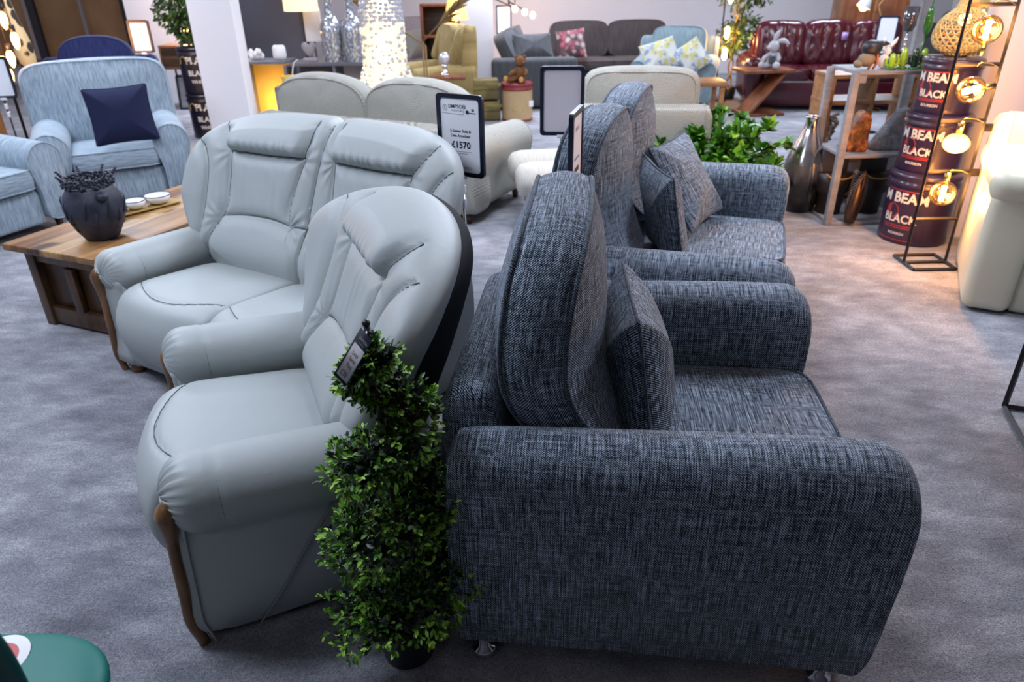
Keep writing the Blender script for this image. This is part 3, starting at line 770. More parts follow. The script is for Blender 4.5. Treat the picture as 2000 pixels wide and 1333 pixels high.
# ================================================================ sign on a chrome pole with the price
MT['signframe'] = plain('sign_frame', (.010, .012, .03), .3)
def rrect(w_, h_, r_, n=5):
    out = []
    for cx, cy, a0 in ((w_ / 2 - r_, h_ / 2 - r_, 0), (-w_ / 2 + r_, h_ / 2 - r_, 90), (-w_ / 2 + r_, -h_ / 2 + r_, 180), (w_ / 2 - r_, -h_ / 2 + r_, 270)):
        for k in range(n + 1): a = radians(a0 + 90 * k / n); out.append((cx + r_ * cos(a), cy + r_ * sin(a)))
    return out
def sign(loc, rz, label, w_=.21, h_=.30, pole=True, zb=None, tilt=0, lean=0, text=None, back=None, base_z=0.0, pcol='chrome'):
    """upright sign card in a black rounded frame; loc = centre of the card"""
    r = empty('price_sign', (loc[0], loc[1], base_z), rz, label, 'sign'); z = loc[2] - base_z
    T = TR(0, 0, z, rx=tilt, ry=lean)
    m = M(); t = .016; o = rrect(w_, h_, .018); i_ = rrect(w_ - .036, h_ - .036, .014); n = len(o); vs = []
    for y in (-t / 2, t / 2):
        vs += [(x, y, q) for x, q in o] + [(x, y, q) for x, q in i_]
    fs = []
    for k in range(n):
        j = (k + 1) % n
        fs += [(k, j, n + j, n + k), (2 * n + k, 3 * n + k, 3 * n + j, 2 * n + j), (k, 2 * n + k, 2 * n + j, j), (n + k, n + j, 3 * n + j, 3 * n + k)]
    m.add(vs, fs, T); m.build('frame', MT['signframe'], r, smooth=False)
    c = M(); ii = rrect(w_ - .034, h_ - .034, .015)
    for y in (-.003, .003): c.add([(x, y, q) for x, q in ii], [tuple(range(len(ii)))], T)
    co = c.build('card', back or MT['paper'], r, smooth=False)
    if text: text(T, co)
    if pole:
        p = M(); p.cyl((0, 0, .012), (0, 0, z - h_ / 2), .0065, 10); p.build('pole', MT[pcol], r)
        M().rbox((0, 0, z - h_ / 2 - .004), (.045, .02, .018), .003).build('clamp', MT['paper'], r)
        for q in (.06, .12): M().rbox((0, 0, z - h_ / 2 - q), (.02, .02, .042), .005).build('collar', MT['paper'], r)
        p = M(); p.lathe([(.11, 0), (.11, .006), (.02, .012), (0, .012)], 28, caps=False); p.build('foot_plate', MT['blackmetal'], r)
    return r
def simpson(T, co):
    m = M(); Y = -.0042; S = lambda x, z: T @ TR(x, Y, z, rx=90)
    text_mesh(m, 'SIMPSON', .021, S(-.012, .117), 0, bold=0.0001); text_mesh(m, 'FURNITURE', .011, S(-.012, .101), 1)
    text_mesh(m, 'S', .018, S(-.071, .110), 0); m.tube([T @ Vector((-.071 + .0105 * cos(a), Y, .110 + .0115 * sin(a))) for a in [2 * pi * k / 24 for k in range(24)]], .0006, 4, closed=True, mi=0)
    # bordered header box
    m.tube([T @ Vector(p) for p in [(-.086, Y, .090), (.014, Y, .087), (.021, Y, .093), (.022, Y, .128)]], .0008, 4, mi=1)
    m.add([(.038 + .008 * cos(2 * pi * k / 20), Y, .098 + .008 * sin(2 * pi * k / 20)) for k in range(20)], [tuple(range(20))], T, mi=0)
    text_mesh(m, 'SB', .013, S(.064, .107), 0, bold=.0004); m.box((.062, Y, .095), (.03, .0004, .0035), T, mi=0)
    text_mesh(m, '2-Seater Sofa &', .0165, S(0, .020), 0, bold=.0003); text_mesh(m, 'One Armchair', .0165, S(0, .000), 0, bold=.0003)
    text_mesh(m, '£1570', .038, S(0, -.038), 0, bold=.0009)
    for z_, w2 in ((-.064, .11), (-.072, .07), (-.128, .12), (-.134, .10)): m.box((0, Y, z_), (w2, .0004, .0014), T, mi=1)
    m.build('lettering', [MT['ink'], MT['grey_ink']], co, smooth=False, uv=False)
def smalltext(T, co):
    m = M(); Y = -.0042
    text_mesh(m, 'SIMPSON', .018, T @ TR(0, Y, .10, rx=90), 0); [m.box((0, Y, z_), (w2, .0004, h2), T, mi=i2) for z_, w2, h2, i2 in ((.0, .09, .008, 1), (-.04, .08, .018, 0), (-.07, .10, .002, 1))]
    m.build('lettering', [MT['ink'], MT['grey_ink']], co, smooth=False, uv=False)
# ================================================================ signs in the middle distance
sign((-.20, 3.03, .995), -30, 'black framed card on a pole reading 2-Seater Sofa & One Armchair £1570', w_=.225, h_=.335, text=simpson)
sign((.232, 2.50, 1.02), 75, 'narrow edge-on black framed sign between the tweed armchair and the tweed sofa', w_=.215, h_=.33, text=smalltext)
MT['card_back'] = plain('blank_card', (.86, .78, .80), .5)
sign((.262, 3.62, 1.035), -6, 'blank pinkish back of a black framed sign behind the tweed sofa', w_=.215, h_=.325, back=MT['card_back'])

# ================================================================ generic upholstered seats
def quilt(name, c1, c2, scale, rough=.9, bumpk=.4, kind='weave'):
    n = N(name)
    if kind == 'weave':
        a = n.noise(n.coord('UV', (90 * scale, 9 * scale, 1)), 1, 4, .65); b = n.noise(n.coord('UV', (400, 400, 1)), 1, 2)
        f = n.math('ADD', n.math('MULTIPLY', a, .75), n.math('MULTIPLY', b, .25)); n.col(n.ramp(f, [(.36, c1), (.62, c2)])); n.bump(f, bumpk, .003)
    else:   # raised fans of fine lines
        v = n.n('ShaderNodeTexVoronoi'); v.inputs['Scale'].default_value = 9; n.l(n.coord('UV'), v.inputs['Vector'])
        vr = n.n('ShaderNodeVectorRotate', rotation_type='Z_AXIS'); n.l(n.coord('UV'), vr.inputs['Vector'])
        sc_ = n.n('ShaderNodeSeparateColor'); n.l(v.outputs['Color'], sc_.inputs[0]); n.l(n.math('MULTIPLY', sc_.outputs[0], 6.28), vr.inputs['Angle'])
        wv = n.n('ShaderNodeTexWave', wave_type='BANDS'); wv.inputs['Scale'].default_value = 30; wv.inputs['Distortion'].default_value = 1.0; n.l(vr.outputs[0], wv.inputs['Vector']); b = n.noise(n.coord('UV', (300, 300, 1)), 1, 3)
        f = n.math('ADD', n.math('MULTIPLY', wv.outputs[1], .55), n.math('MULTIPLY', b, .45)); n.col(n.ramp(f, [(.25, c1), (.75, c2)])); n.bump(f, bumpk, .004)
    n.b.inputs['Roughness'].default_value = rough; n.b.inputs['Sheen Weight'].default_value = .2; n.b.inputs['Specular IOR Level'].default_value = .2
    return n.m
MT['blue'] = quilt('pale_blue_chenille', (.16, .22, .28), (.40, .48, .54), 1.0)
MT['cream'] = quilt('cream_patterned', (.24, .235, .20), (.50, .485, .43), 1, kind='fan')
MT['creamplain'] = quilt('cream_plain', (.46, .43, .37), (.62, .59, .52), 1)
MT['greysofa'] = quilt('charcoal_velvet', (.045, .050, .055), (.085, .088, .095), .5, .7)
MT['brownsofa'] = quilt('taupe_velvet', (.040, .030, .030), (.075, .058, .056), .5, .7)
MT['ltblue'] = quilt('duck_egg_fabric', (.13, .20, .23), (.26, .34, .37), 1)
MT['mustard'] = quilt('mustard_wool', (.28, .20, .07), (.46, .35, .15), 1)
MT['farsofa'] = quilt('grey_mauve_fabric', (.25, .22, .24), (.42, .38, .40), 1)
MT['navysofa'] = quilt('navy_fabric', (.008, .014, .06), (.025, .035, .13), 1)
MT['creamleather'] = leather('cream_leather', (.66, .64, .50), .38, .03)
MT['redleather'] = leather('oxblood_leather', (.060, .006, .012), .18, .15, .1)
MT['woodfoot'] = wood('dark_wood', (.03, .012, .006), (.07, .03, .013), (.11, .05, .02), 2, .4)
SW = Matrix(((0, 1, 0, 0), (0, 0, 1, 0), (1, 0, 0, 0), (0, 0, 0, 1)))          # thickness axis up
def sofa(name, loc, rz, W, D, mt, label, cat, n=2, seat=.45, arm=.62, aw=.20, back=.95, frame=.75, bt=.20, style='roll', mt2=None, foot=True, lean=8, cushT=.14, arms=(1, 1), group=None, backw=None, pipe=.006, bulge=.02, p=5, shape=None):
    r = empty(name, (loc[0], loc[1], 0), rz, label, cat, group); mt2 = mt2 or mt; fz = .07 if foot else .01
    inner = W - aw * sum(arms); yo = (arms[0] - arms[1]) * -aw / 2
    m = M(); m.rbox((0.0, yo, (fz + seat - cushT) / 2), (D * .92, inner + .04, seat - cushT - fz + .01), .03); m.build('base', mt, r)
    for s in range(n):
        w_ = inner / n; yc = yo - inner / 2 + w_ * (s + .5); dd = D - bt - .04
        boxcush(mt, dd / 2, w_ / 2, cushT * .78, .022, outline=se(dd / 2, w_ / 2 - .003, 10), name='seat_cushion', parent=r, T=Matrix.Translation((D / 2 - dd / 2 + .01, yc, seat - cushT / 2 + .008)) @ SW, pipe=pipe)
    if frame:
        m = M(); prof = cr([(-D / 2 + .03, fz + .02), (-D / 2 - .02, .35), (-D / 2 - .03, frame - .04), (-D / 2 + .02, frame), (-D / 2 + bt * .7, frame - .02), (-D / 2 + bt, .35), (-D / 2 + bt, fz + .02)], 5, True)
        rings = []
        for k, yy in enumerate([0, .015, .05, .5, .95, .985, 1]):
            e = (.9, .97, 1, 1, 1, .97, .9)[k]; rings.append([(-D / 2 + bt / 2 + (q.x + D / 2 - bt / 2) * e, (yy - .5) * (W - .02), .3 + (q.y - .3) * e) for q in prof])
        m.loft(rings, uv=[(q[1], q[2]) for rr in rings for q in rr]); fo = m.build('back_frame', mt, r)
        if pipe:
            M().tube([(rings[2][i][0], rings[2][i][1], rings[2][i][2]) for i in range(len(prof))], pipe * .8, 6, closed=True).build('piping', mt, fo)
            M().tube([(rings[4][i][0], rings[4][i][1], rings[4][i][2]) for i in range(len(prof))], pipe * .8, 6, closed=True).build('piping', mt, fo)
    bw = backw or inner
    for s in range(n):
        w_ = bw / n; yc = (yo if not backw else 0) - bw / 2 + w_ * (s + .5); hh = back - seat + .02
        boxcush(mt2, w_ / 2 - .004, hh / 2, bt * .62, .045, outline=shape(w_ / 2 - .004, hh / 2) if shape else se(w_ / 2 - .004, hh / 2, p), name='back_cushion', parent=r,
                T=Matrix.Translation((-D / 2 + bt * .80 + .04, yc, seat - .02 + hh / 2)) @ Matrix.Rotation(radians(-lean), 4, 'Y'), pipe=pipe, bulge=bulge, crease=.006)
    for sg, on in ((-1, arms[0]), (1, arms[1])):
        if not on: continue
        yc = sg * (W / 2 - aw / 2); m = M()
        if style == 'roll':
            rings = []; NN = 40; R_ = aw * .62
            for x in [-D / 2 + .02, -D / 2 + .05, -.1, D / 2 - .12, D / 2 - .03, D / 2 - .005, D / 2]:
                k = {D / 2: .86, D / 2 - .005: .96}.get(x, 1.0); drop = .03 * max(0, x / (D / 2))
                ring = []
                for j in range(NN):
                    a = 2 * pi * j / NN; c, s_ = cos(a), sin(a)
                    if s_ > -.25: y, z = R_ * c, arm - R_ - drop + R_ * s_
                    else:
                        t = (-.25 - s_) / .75; y = (R_ * .68) * (1 if c > 0 else -1) * min(1, abs(c) / .35 + 0) if abs(c) < .35 else R_ * (c / abs(c)) * (.97 - .29 * min(1, t * 2.2)); z = (arm - R_ - drop - .25 * R_) * (1 - t) + (fz + .01) * t
                    ring.append((x, yc + y * k, (arm * .5) + (z - arm * .5) * (k * .3 + .7)))
                rings.append(ring)
            m.loft(rings); o = m.build('armrest', mt, r)
            M().tube([(D / 2 - .004, q[1], q[2]) for q in rings[5]], pipe or .004, 6, closed=True).build('piping', mt, o)
        elif style == 'box':
            m.rbox((0, yc, (arm + fz) / 2), (D, aw, arm - fz), .05, seg=5); m.build('armrest', mt, r)
        elif style == 'fat':
            m.rbox((0.02, yc, (arm + fz) / 2 - .05), (D, aw * .92, arm - fz - .1), .05, seg=5); o = m.build('armrest', mt, r)
            q = M(); q.rbox((0.03, yc, arm - .07), (D + .02, aw * 1.12, .17), .08, seg=7); q.build('arm_pad', mt, o)
    if foot:
        for x in (-D / 2 + .08, D / 2 - .08):
            for y in (-W / 2 + .09, W / 2 - .09): M().lathe([(.02, 0), (.028, .07), (0, .07)], 12, TR(x, y, 0)).build('foot', MT['woodfoot'], r)
    return r
def face(p, ang, d):                      # from a rear-left corner etc: step along a heading
    return Vector((p[0] + cos(radians(ang)) * d, p[1] + sin(radians(ang)) * d, 0))
# ---- pale blue chair and sofa, left
sofa('blue_armchair', (-3.16, 5.78), -62, 1.02, .92, MT['blue'], 'pale blue chenille armchair with scroll arms and a navy cushion on it', 'armchair', n=1, seat=.46, arm=.64, aw=.21, back=1.02, frame=.78, bt=.26, cushT=.16, backw=1.0, bulge=.03, p=6)
sofa('blue_sofa', (-3.93, 4.43), -24, 1.75, .92, MT['blue'], 'pale blue chenille sofa cut off by the left edge of the view', 'sofa', n=2, seat=.46, arm=.64, aw=.21, back=1.0, frame=.78, bt=.26, cushT=.16)
scatter('scatter_cushion', .215, .20, .08, MT['navy'], (-2.86, 5.45, .70), 2, -14, -66, 'plain navy velvet cushion on the pale blue armchair', 'cushion', None, MT['navy'])
# ---- cream suite seen from behind
a = 63; c0 = face(face((-.24, 4.83), a + 90, .98), a, .43)
def bean(a_, b_):
    def f(t):
        u, v = se(a_, b_, 3.2)(t); 
        if v > 0: v *= 1 - .10 * (u / a_) ** 2
        return (u, v)
    return f
sofa('cream_sofa', c0, a, 1.96, .90, MT['cream'], 'cream patterned sofa seen from behind, beyond the leather sofa', 'sofa', n=2, seat=.46, arm=.62, aw=.22, back=.92, frame=.66, bt=.26, backw=1.7, bulge=.035, cushT=.15, shape=bean, lean=2)
c1 = face((.90, 5.02), 82, .43)
sofa('cream_armchair', c1, 82, .98, .88, MT['cream'], 'cream patterned armchair seen from behind, beside the leafy green plant', 'armchair', n=1, seat=.46, arm=.60, aw=.20, back=.98, frame=.76, bt=.26, backw=.76, bulge=.035, cushT=.15, lean=2, p=6)
st = empty('footstool', (.33, 4.93, 0), 8, 'low cream footstool with two rolled pads, beside the cream sofa', 'footstool')
M().rbox((0.08, 0, .19), (.55, .62, .26), .06, seg=5).build('base', MT['creamplain'], st)
for y, z in ((-.17, .41), (.19, .41)):
    m = M(); rings = []
    for x in (-.31, -.305, -.28, -.22, .2, .33, .36): 
        k = {-.31: .3, -.305: .6, -.28: .88, .36: .4}.get(x, 1); rings.append([(x, y + .155 * k * cos(q), z + .115 * k * sin(q) - .05) for q in [2 * pi * j / 28 for j in range(28)]])
    m.loft(rings); m.build('rolled_pad', MT['creamplain'], st)
for x in (-.14, .3):
    for y in (-.24, .24): M().cyl((x, y, 0), (x, y, .07), .02).build('foot', MT['woodfoot'], st)

# ---- leafy plant between the tweed sofa and the vase
MT['leaf'] = leafmat('ficus_leaf', (.012, .07, .008), (.045, .17, .012), (.13, .33, .02), .3)
MT['leaf_bright'] = leafmat('ficus_leaf_bright', (.10, .30, .02), (.16, .40, .03), (.24, .50, .05), .3)
random.seed(3)
pl = empty('leafy_plant', (1.40, 4.88, 0), 0, 'bushy green leafy plant in a black pot behind the tweed sofa', 'plant')
m = M(); m.lathe([(.10, 0), (.13, .20), (.135, .21), (.12, .21), (.11, .18), (0, .18)], 24, caps=False); m.build('pot', MT['black'], pl)
sm = M(); lm = M()
for i in range(70):
    a = random.uniform(0, 2 * pi); el = random.uniform(.25, 1.35); L_ = random.uniform(.26, .46) * (1.08 if cos(a) > 0 else .9)
    d = Vector((cos(a) * cos(el), sin(a) * cos(el), sin(el))); p0 = Vector((cos(a) * .03, sin(a) * .03, .2)); e = p0 + Vector((d.x * L_ * 1.12, d.y * L_ * 1.1, d.z * L_ * 1.02 + .05))
    pts = cr([p0, (p0 + e) / 2 + Vector((0, 0, .08)), e, e + d * .05 + Vector((0, 0, -.05))], 5); sm.tube(pts, .003, 5)
    for k, q in enumerate(pts[4:]):
        for j in range(3):
            ld = (d + rv() * .9 + Vector((0, 0, -.15))).normalized(); ln = random.uniform(.055, .095)
            leaf(lm, q + rv() * .015, ld, Vector((0, 0, 1)) + rv() * .5, ln, ln * .6, 1 if random.random() < .22 else 0, .1, 4)
sm.build('stem', MT['stem'], pl, uv=False); fo = lm.build('foliage', [MT['leaf'], MT['leaf_bright']], pl, smooth=False, uv=False, fixn=False); fo['kind'] = 'stuff'

# ---- tall ombre vase
def ombre():
    n = N('ombre_metal'); sp = n.n('ShaderNodeSeparateXYZ'); n.l(n.coord('Object'), sp.inputs[0])
    z = n.math('ADD', sp.outputs[2], n.math('MULTIPLY', n.noise(n.coord('Object', (5, 5, 1.5)), 3, 4), .12))
    n.col(n.ramp(z, [(.30, (.012, .012, .014)), (.42, (.30, .27, .26)), (.56, (.72, .70, .70))])); n.l(n.ramp(z, [(.3, (.2, .2, .2)), (.5, (1, 1, 1))]), n.b.inputs['Metallic'])
    n.b.inputs['Roughness'].default_value = .16; n.b.inputs['Coat Weight'].default_value = .5; n.bump(n.noise(n.coord(), 30, 2), .05, .01); return n.m
m = M(); m.lathe([(r_, z) for r_, z in [(q.x, q.y) for q in cr([(.085, 0), (.095, .01), (.135, .10), (.155, .22), (.145, .33), (.11, .44), (.07, .54), (.05, .60), (.046, .64), (.05, .672), (.044, .672), (.040, .63), (.03, .5)], 5)]], 48, caps=False); m.add([(.085 * cos(2 * pi * k / 24), .085 * sin(2 * pi * k / 24), 0) for k in range(24)], [tuple(range(24))])
v = m.build('vase', ombre()); v.location = (2.135, 5.13, 0); tag(v, 'tall bottle-shaped vase fading from silver neck to black base, on the carpet', 'vase')

# ================================================================ display shelving unit with ornaments
MT['greyboard'] = wood('grey_board', (.20, .20, .22), (.28, .28, .30), (.36, .35, .37), 1, .6, 0)
MT['shelfwood'] = wood('amber_wood', (.16, .06, .02), (.32, .14, .05), (.42, .20, .08), 1.5, .4, 0)
su = empty('display_shelf', (2.20, 4.78, 0), 2, 'grey open display unit with stone ornaments on its shelves', 'shelf unit')
M().rbox((.01, -.01, .50), (.045, .04, 1.0), .003).build('post', MT['greyboard'], su, sharp=40); M().rbox((.01, .35, .50), (.045, .04, 1.0), .003).build('post', MT['greyboard'], su, sharp=40)
M().rbox((.565, -.01, .83), (.06, .04, 1.66), .003).build('post', MT['greyboard'], su, sharp=40); M().rbox((.565, .35, .83), (.06, .04, 1.66), .003).build('post', MT['greyboard'], su, sharp=40)
for z, lb in ((1.0, None), (.475, None), (.012, None)): M().rbox((.285, .17, z), (.53, .40, .022), .003).build('shelf', MT['greyboard'], su, sharp=40)
m = M(); m.rbox((.05, -.02, .965), (.05, .015, .05), .003); m.build('corner_bracket', MT['greyboard'], su, sharp=40)
# wooden rack standing behind the unit
wr = empty('wooden_rack', (2.34, 5.40, 0), 2, 'open amber wooden rack standing behind the grey display unit', 'shelf unit')
for x in (.0, .31, .62): M().rbox((x, .12, .46), (.03, .30, .90), .003).build('upright', MT['shelfwood'], wr, sharp=40)
for z in (.90, .72, .30, .04): M().rbox((.31, .12, z), (.66, .30, .028), .003).build('shelf', MT['shelfwood'], wr, sharp=40)
def stone(name, pts, mt, loc, label, cat, dep=.09, face_mt=None):
    m = M(); ol = cr([(a, b, 0) for a, b in pts], 6, True); rings = []
    cx = sum(p.x for p in ol) / len(ol); cz = sum(p.y for p in ol) / len(ol)
    for t in [-1, -.95, -.8, -.5, 0, .5, .8, .95, 1]:
        e = (1 - abs(t) ** 3.5) ** (1 / 2.5) * .35 + .65 if abs(t) < 1 else .6
        rings.append([(cx + (p.x - cx) * e * (1 + .05 * noise.noise(Vector((p.x * 30, p.y * 30, t * 2)))), t * dep, max(0, p.y if p.y < .01 else cz + (p.y - cz) * (e if p.y > cz else 1))) for p in ol])
    m.loft(rings, mi=0); o = m.build(name, mt); o.location = loc; tag(o, label, cat); return o
n_ = N('amber_geode'); f = n_.noise(n_.coord(), 14, 5, .7); n_.col(n_.ramp(f, [(.35, (.02, .008, .005)), (.5, (.14, .045, .015)), (.65, (.45, .16, .04))])); n_.b.inputs['Roughness'].default_value = .25; n_.bump(f, .8, .02); MT['geode'] = n_.m
n_ = N('grey_geode'); f = n_.noise(n_.coord(), 22, 6, .75); n_.col(n_.ramp(f, [(.35, (.10, .10, .12)), (.65, (.34, .34, .37))])); n_.b.inputs['Roughness'].default_value = .7; n_.bump(f, .8, .02); MT['geode2'] = n_.m
stone('geode', [(-.08, 0), (-.09, .06), (-.06, .17), (0.0, .25), (.03, .26), (.07, .22), (.075, .1), (.07, 0)], MT['geode'], (2.345, 4.90, .487), 'amber brown cut geode standing on the middle shelf', 'geode', .06)
stone('geode', [(-.13, 0), (-.08, .10), (-.01, .21), (.05, .27), (.10, .25), (.12, .14), (.11, 0)], MT['geode2'], (2.60, 4.93, .487), 'rough grey leaning stone on the middle shelf beside the amber geode', 'geode', .06)
# feather shaped sculpture
m = M(); 
K = 26
for i in range(K):
    z = .01 + .34 * i / K; wv_ = .062 * sin(pi * min(1, (i + 2.5) / (K + 1))) ** .6 
    for sg in (-1, 1): 
        a0 = Vector((0, -.012, z)); b0 = Vector((sg * wv_, .012, z + .025)); m.cyl(a0, b0, .011, 6, .007)
m.loft([[(.05 * sin(pi * min(1, (i + 2.5) / 12)) ** .6 * cos(q), .028 * sin(pi * min(1, (i + 2.5) / 12)) * sin(q), .0 + .36 * i / 10) for q in [2 * pi * j / 16 for j in range(16)]] for i in range(11)])
MT['bronze'] = plain('bronze', (.10, .065, .05), .3, .85)
o = m.build('feather_sculpture', MT['bronze']); o.location = (2.345, 4.74, .024); o.rotation_euler = (radians(-6), radians(10), 0); tag(o, 'bronze feather-shaped sculpture on the bottom shelf', 'sculpture')
MT['hide'] = plain('dark_brown_hide', (.018, .010, .008), .45, var=.4); MT['hidegrey'] = plain('grey_hide', (.05, .05, .055), .6)
for k, (x, lb) in enumerate([(2.30, 'dark leather magazine basket under the amber geode'), (2.575, 'dark leather magazine basket under the grey stone')]):
    b = empty('leather_basket', (x, 5.0, .024), 0, lb, 'basket', None)
    m = M(); rings = []
    for z, w_, d_ in [(0, .085, .08), (.15, .095, .09), (.16, .12, .10), (.29, .125, .11)]: rings.append([(w_ * cos(q) , d_ * sin(q), z) for q in [2 * pi * j / 24 for j in range(24)]])
    m.loft(rings); m.build('body', MT['hide'], b)
    m = M(); m.rbox((0, .02, .34), (.19, .02, .22), .05); m.build('back_flap', MT['hidegrey'], b)
    m = M(); m.tube(cr([(-.10, -.095, .30), (-.05, -.115, .27), (.05, -.115, .27), (.10, -.095, .30)], 5), .006, 6); m.build('strap', MT['bamboo'], b)
# ornaments on the top shelf
MT['greenglass'] = plain('green_glass', (.03, .16, .015), .08, coat=.5); MT['limeglass'] = plain('lime_glass', (.30, .50, .03), .08, coat=.5); MT['darkglass'] = plain('dark_glass', (.01, .04, .02), .1, coat=.5)
MT['beakblack'] = plain('dark_feather', (.02, .022, .03), .4); MT['orange'] = plain('orange_leg', (.55, .14, .02), .5); MT['body_tan'] = plain('tan_feather', (.24, .18, .11), .7)
bd = empty('bird_ornament', (2.30, 4.86, 1.011), 0, 'dark-headed bird ornament with orange legs at the left end of the top shelf', 'ornament')
m = M(); m.ball((.0, 0, .06), (.055, .04, .045), 10); m.ball((-.05, .0, .035), (.03, .03, .025), 8); m.build('body', MT['body_tan'], bd)
m = M(); m.ball((.02, 0, .13), (.065, .045, .048), 10); m.tube([(.06, 0, .15), (.10, 0, .155), (.13, 0, .15)], [.02, .014, .003], 8); m.build('head', MT['beakblack'], bd)
for x in (.03, .06): M().tube([(x, -.01, .09), (x + .005, -.01, .04), (x - .015, -.01, .002)], .009, 6).build('leg', MT['orange'], bd)
rb = empty('hare_ornament', (2.42, 4.88, 1.011), 0, 'small white hare ornament with upright ears on the top shelf', 'ornament')
m = M(); m.ball((0, 0, .045), (.035, .03, .045), 9); m.ball((.012, 0, .105), (.026, .022, .026), 8); m.build('body', MT['white_glaze'], rb)
for dx, rz_ in ((-.004, -.03), (.03, .04)): M().tube([(.01 + dx * .3, 0, .12), (.01 + rz_, 0, .165), (.01 + rz_ * 1.3, 0, .19)], [.008, .012, .003], 6).build('ear', MT['card_back'], rb)
random.seed(9)
for k, (x, h, mt, lb) in enumerate([(2.455, .10, 'limeglass', 'lime green glass cactus with a short branch, left of the others on the top shelf'), (2.535, .13, 'limeglass', 'yellow-green glass cactus near the middle of the top shelf'), (2.60, .13, 'darkglass', 'dark green glass cactus between the lime ones'), (2.665, .125, 'limeglass', 'lime green glass cactus at the right end of the top shelf')]):
    cs_ = empty('glass_cactus', (x, 4.84 + .02 * (k % 2), 1.011), 0, lb, 'ornament')
    m = M(); m.lathe([(.012, 0), (.02, .02), (.022, h * .6), (.014, h * .92), (0, h)], 12); m.build('stem', MT[mt], cs_)
    for sg in (-1, 1):
        q = M(); q.tube(cr([(sg * .015, 0, h * .25), (sg * .035, 0, h * .3), (sg * .038, 0, h * .62)], 4), .009, 8); q.ball((sg * .038, 0, h * .62), .009, 6); q.build('branch', MT[mt], cs_)
    q = M(); q.lathe([(.034, 0), (.03, .012), (0, .014)], 14); q.build('base', MT['greenglass'], cs_)
m = M(); m.tube(cr([(0, 0, .30), (.004, 0, .32), (.008, 0, .44)], 4), [.004] * 9, 6); m.lathe([(.003, .18), (.022, .22), (.028, .27), (.018, .34), (.003, .37)], 12, TR(.005, 0, 0)); m.cyl((0, 0, 0), (0, 0, .19), .005)
gl = m.build('glass_bud', MT['greenglass']); gl.location = (2.685, 4.95, 1.011); tag(gl, 'tall green glass bud on a thin stalk above the cacti', 'ornament')
cd = empty('candle_stand', (2.58, 4.97, 1.011), 0, 'beaded stand carrying a dark ribbed glass cup above the cacti', 'candle holder')
m = M(); 
for k in range(7): m.ball((0, 0, .015 + k * .03), .008 + .006 * (k % 2), 6)
m.cyl((0, 0, 0), (0, 0, .22), .004); m.build('stalk', MT['chrome'], cd)
m = M(); m.lathe([(.0, .21), (.025, .215), (.04, .25), (.045, .36), (.042, .36), (.038, .25), (0, .22)], 20, caps=False); m.build('cup', plain('smoked_glass', (.05, .05, .06), .1, coat=.5), cd)

# driftwood ornament behind the vase
random.seed(4); m = M()
for k in range(16):
    z = .02 + k * .014; m.tube(cr([(random.uniform(-.07, .07), random.uniform(-.05, .05), z), (random.uniform(-.05, .05), random.uniform(-.03, .03), z + .05), (random.uniform(-.07, .07), random.uniform(-.04, .04), z + .08)], 4), random.uniform(.012, .024), 7)
o = m.build('driftwood', plain('driftwood', (.09, .055, .035), .8, var=.5)); o.location = (3.24, 7.35, 0); tag(o, 'gnarled brown driftwood ornament on the carpet beyond the tall vase', 'ornament')

# ================================================================ stacked whisky drums, right
def drum(name, loc, rz, R_, H_, base_mt, lines, label, parts, lid_mt=None, handle=None, group=None, cat='drum'):
    d = empty(name, loc, rz, label, cat, group)
    m = M(); m.lathe([(0, 0), (R_ * .98, 0), (R_, .01), (R_ * .985, .03), (R_ * .985, H_ * .82), (0, H_ * .82)], 48, caps=False); b = m.build('body', base_mt, d, sharp=50)
    m = M(); m.lathe([(R_ * .985, H_ * .80), (R_ * 1.03, H_ * .81), (R_ * 1.03, H_ * .86), (R_ * 1.0, H_ * .875), (R_ * 1.0, H_ * .90), (R_ * 1.03, H_ * .915), (R_ * 1.03, H_ * .955), (R_ * .98, H_ * .985), (R_ * .7, H_), (0, H_)], 48, caps=False); m.build('lid', lid_mt or base_mt, d, sharp=50)
    m = M(); used = []
    def wrap(zc, yoff=0):
        def f(v): a = v.x / R_; return Vector(((R_ * .988) * sin(a), -(R_ * .988) * cos(a), zc + v.y))
        return f
    for (txt, size, zc, mi, bold) in lines: text_mesh(m, txt, size, None, mi, warp=wrap(zc * H_), bold=bold)
    if parts: parts(m, wrap, R_, H_)
    m.build('printed_label', [MT['labelwhite'], MT['labelred'], MT['labelgold']], b, smooth=False, uv=False)
    if handle:
        q = M(); q.tube(cr([(R_ * sin(a) * 1.02, -R_ * cos(a) * 1.02, z) for a, z in handle], 6), .006, 6); q.build('rope_handle', MT['labelgold'], d)
    return d
MT['labelwhite'] = plain('label_cream', (.72, .66, .58), .5); MT['labelred'] = plain('label_red', (.36, .03, .03), .5); MT['labelgold'] = plain('label_gold', (.40, .26, .08), .4)
MT['drum'] = plain('aubergine_drum', (.026, .013, .040), .32, coat=.3); MT['drum2'] = plain('black_drum', (.012, .010, .018), .35, coat=.3)
def seal(m, wrap, R_, H_):
    w_ = wrap(.46 * H_); n = 24
    m.add([w_(Vector((-.055 + .045 * cos(2 * pi * k / n) * (1 + .12 * (k % 2)), .045 * sin(2 * pi * k / n) * (1 + .12 * (k % 2)), 0))) for k in range(n)], [tuple(range(n))], mi=1)
    for zc, hw in ((.755, .12), (.265, .10), (.235, .09), (.06, .12)):
        w2 = wrap(zc * H_); K = 16
        vs = [w2(Vector((-hw + 2 * hw * k / K - .01, sgn * .0035, 0))) for sgn in (-1, 1) for k in range(K + 1)]; m.add(vs, [(k, k + 1, K + 2 + k, K + 1 + k) for k in range(K)], mi=1)
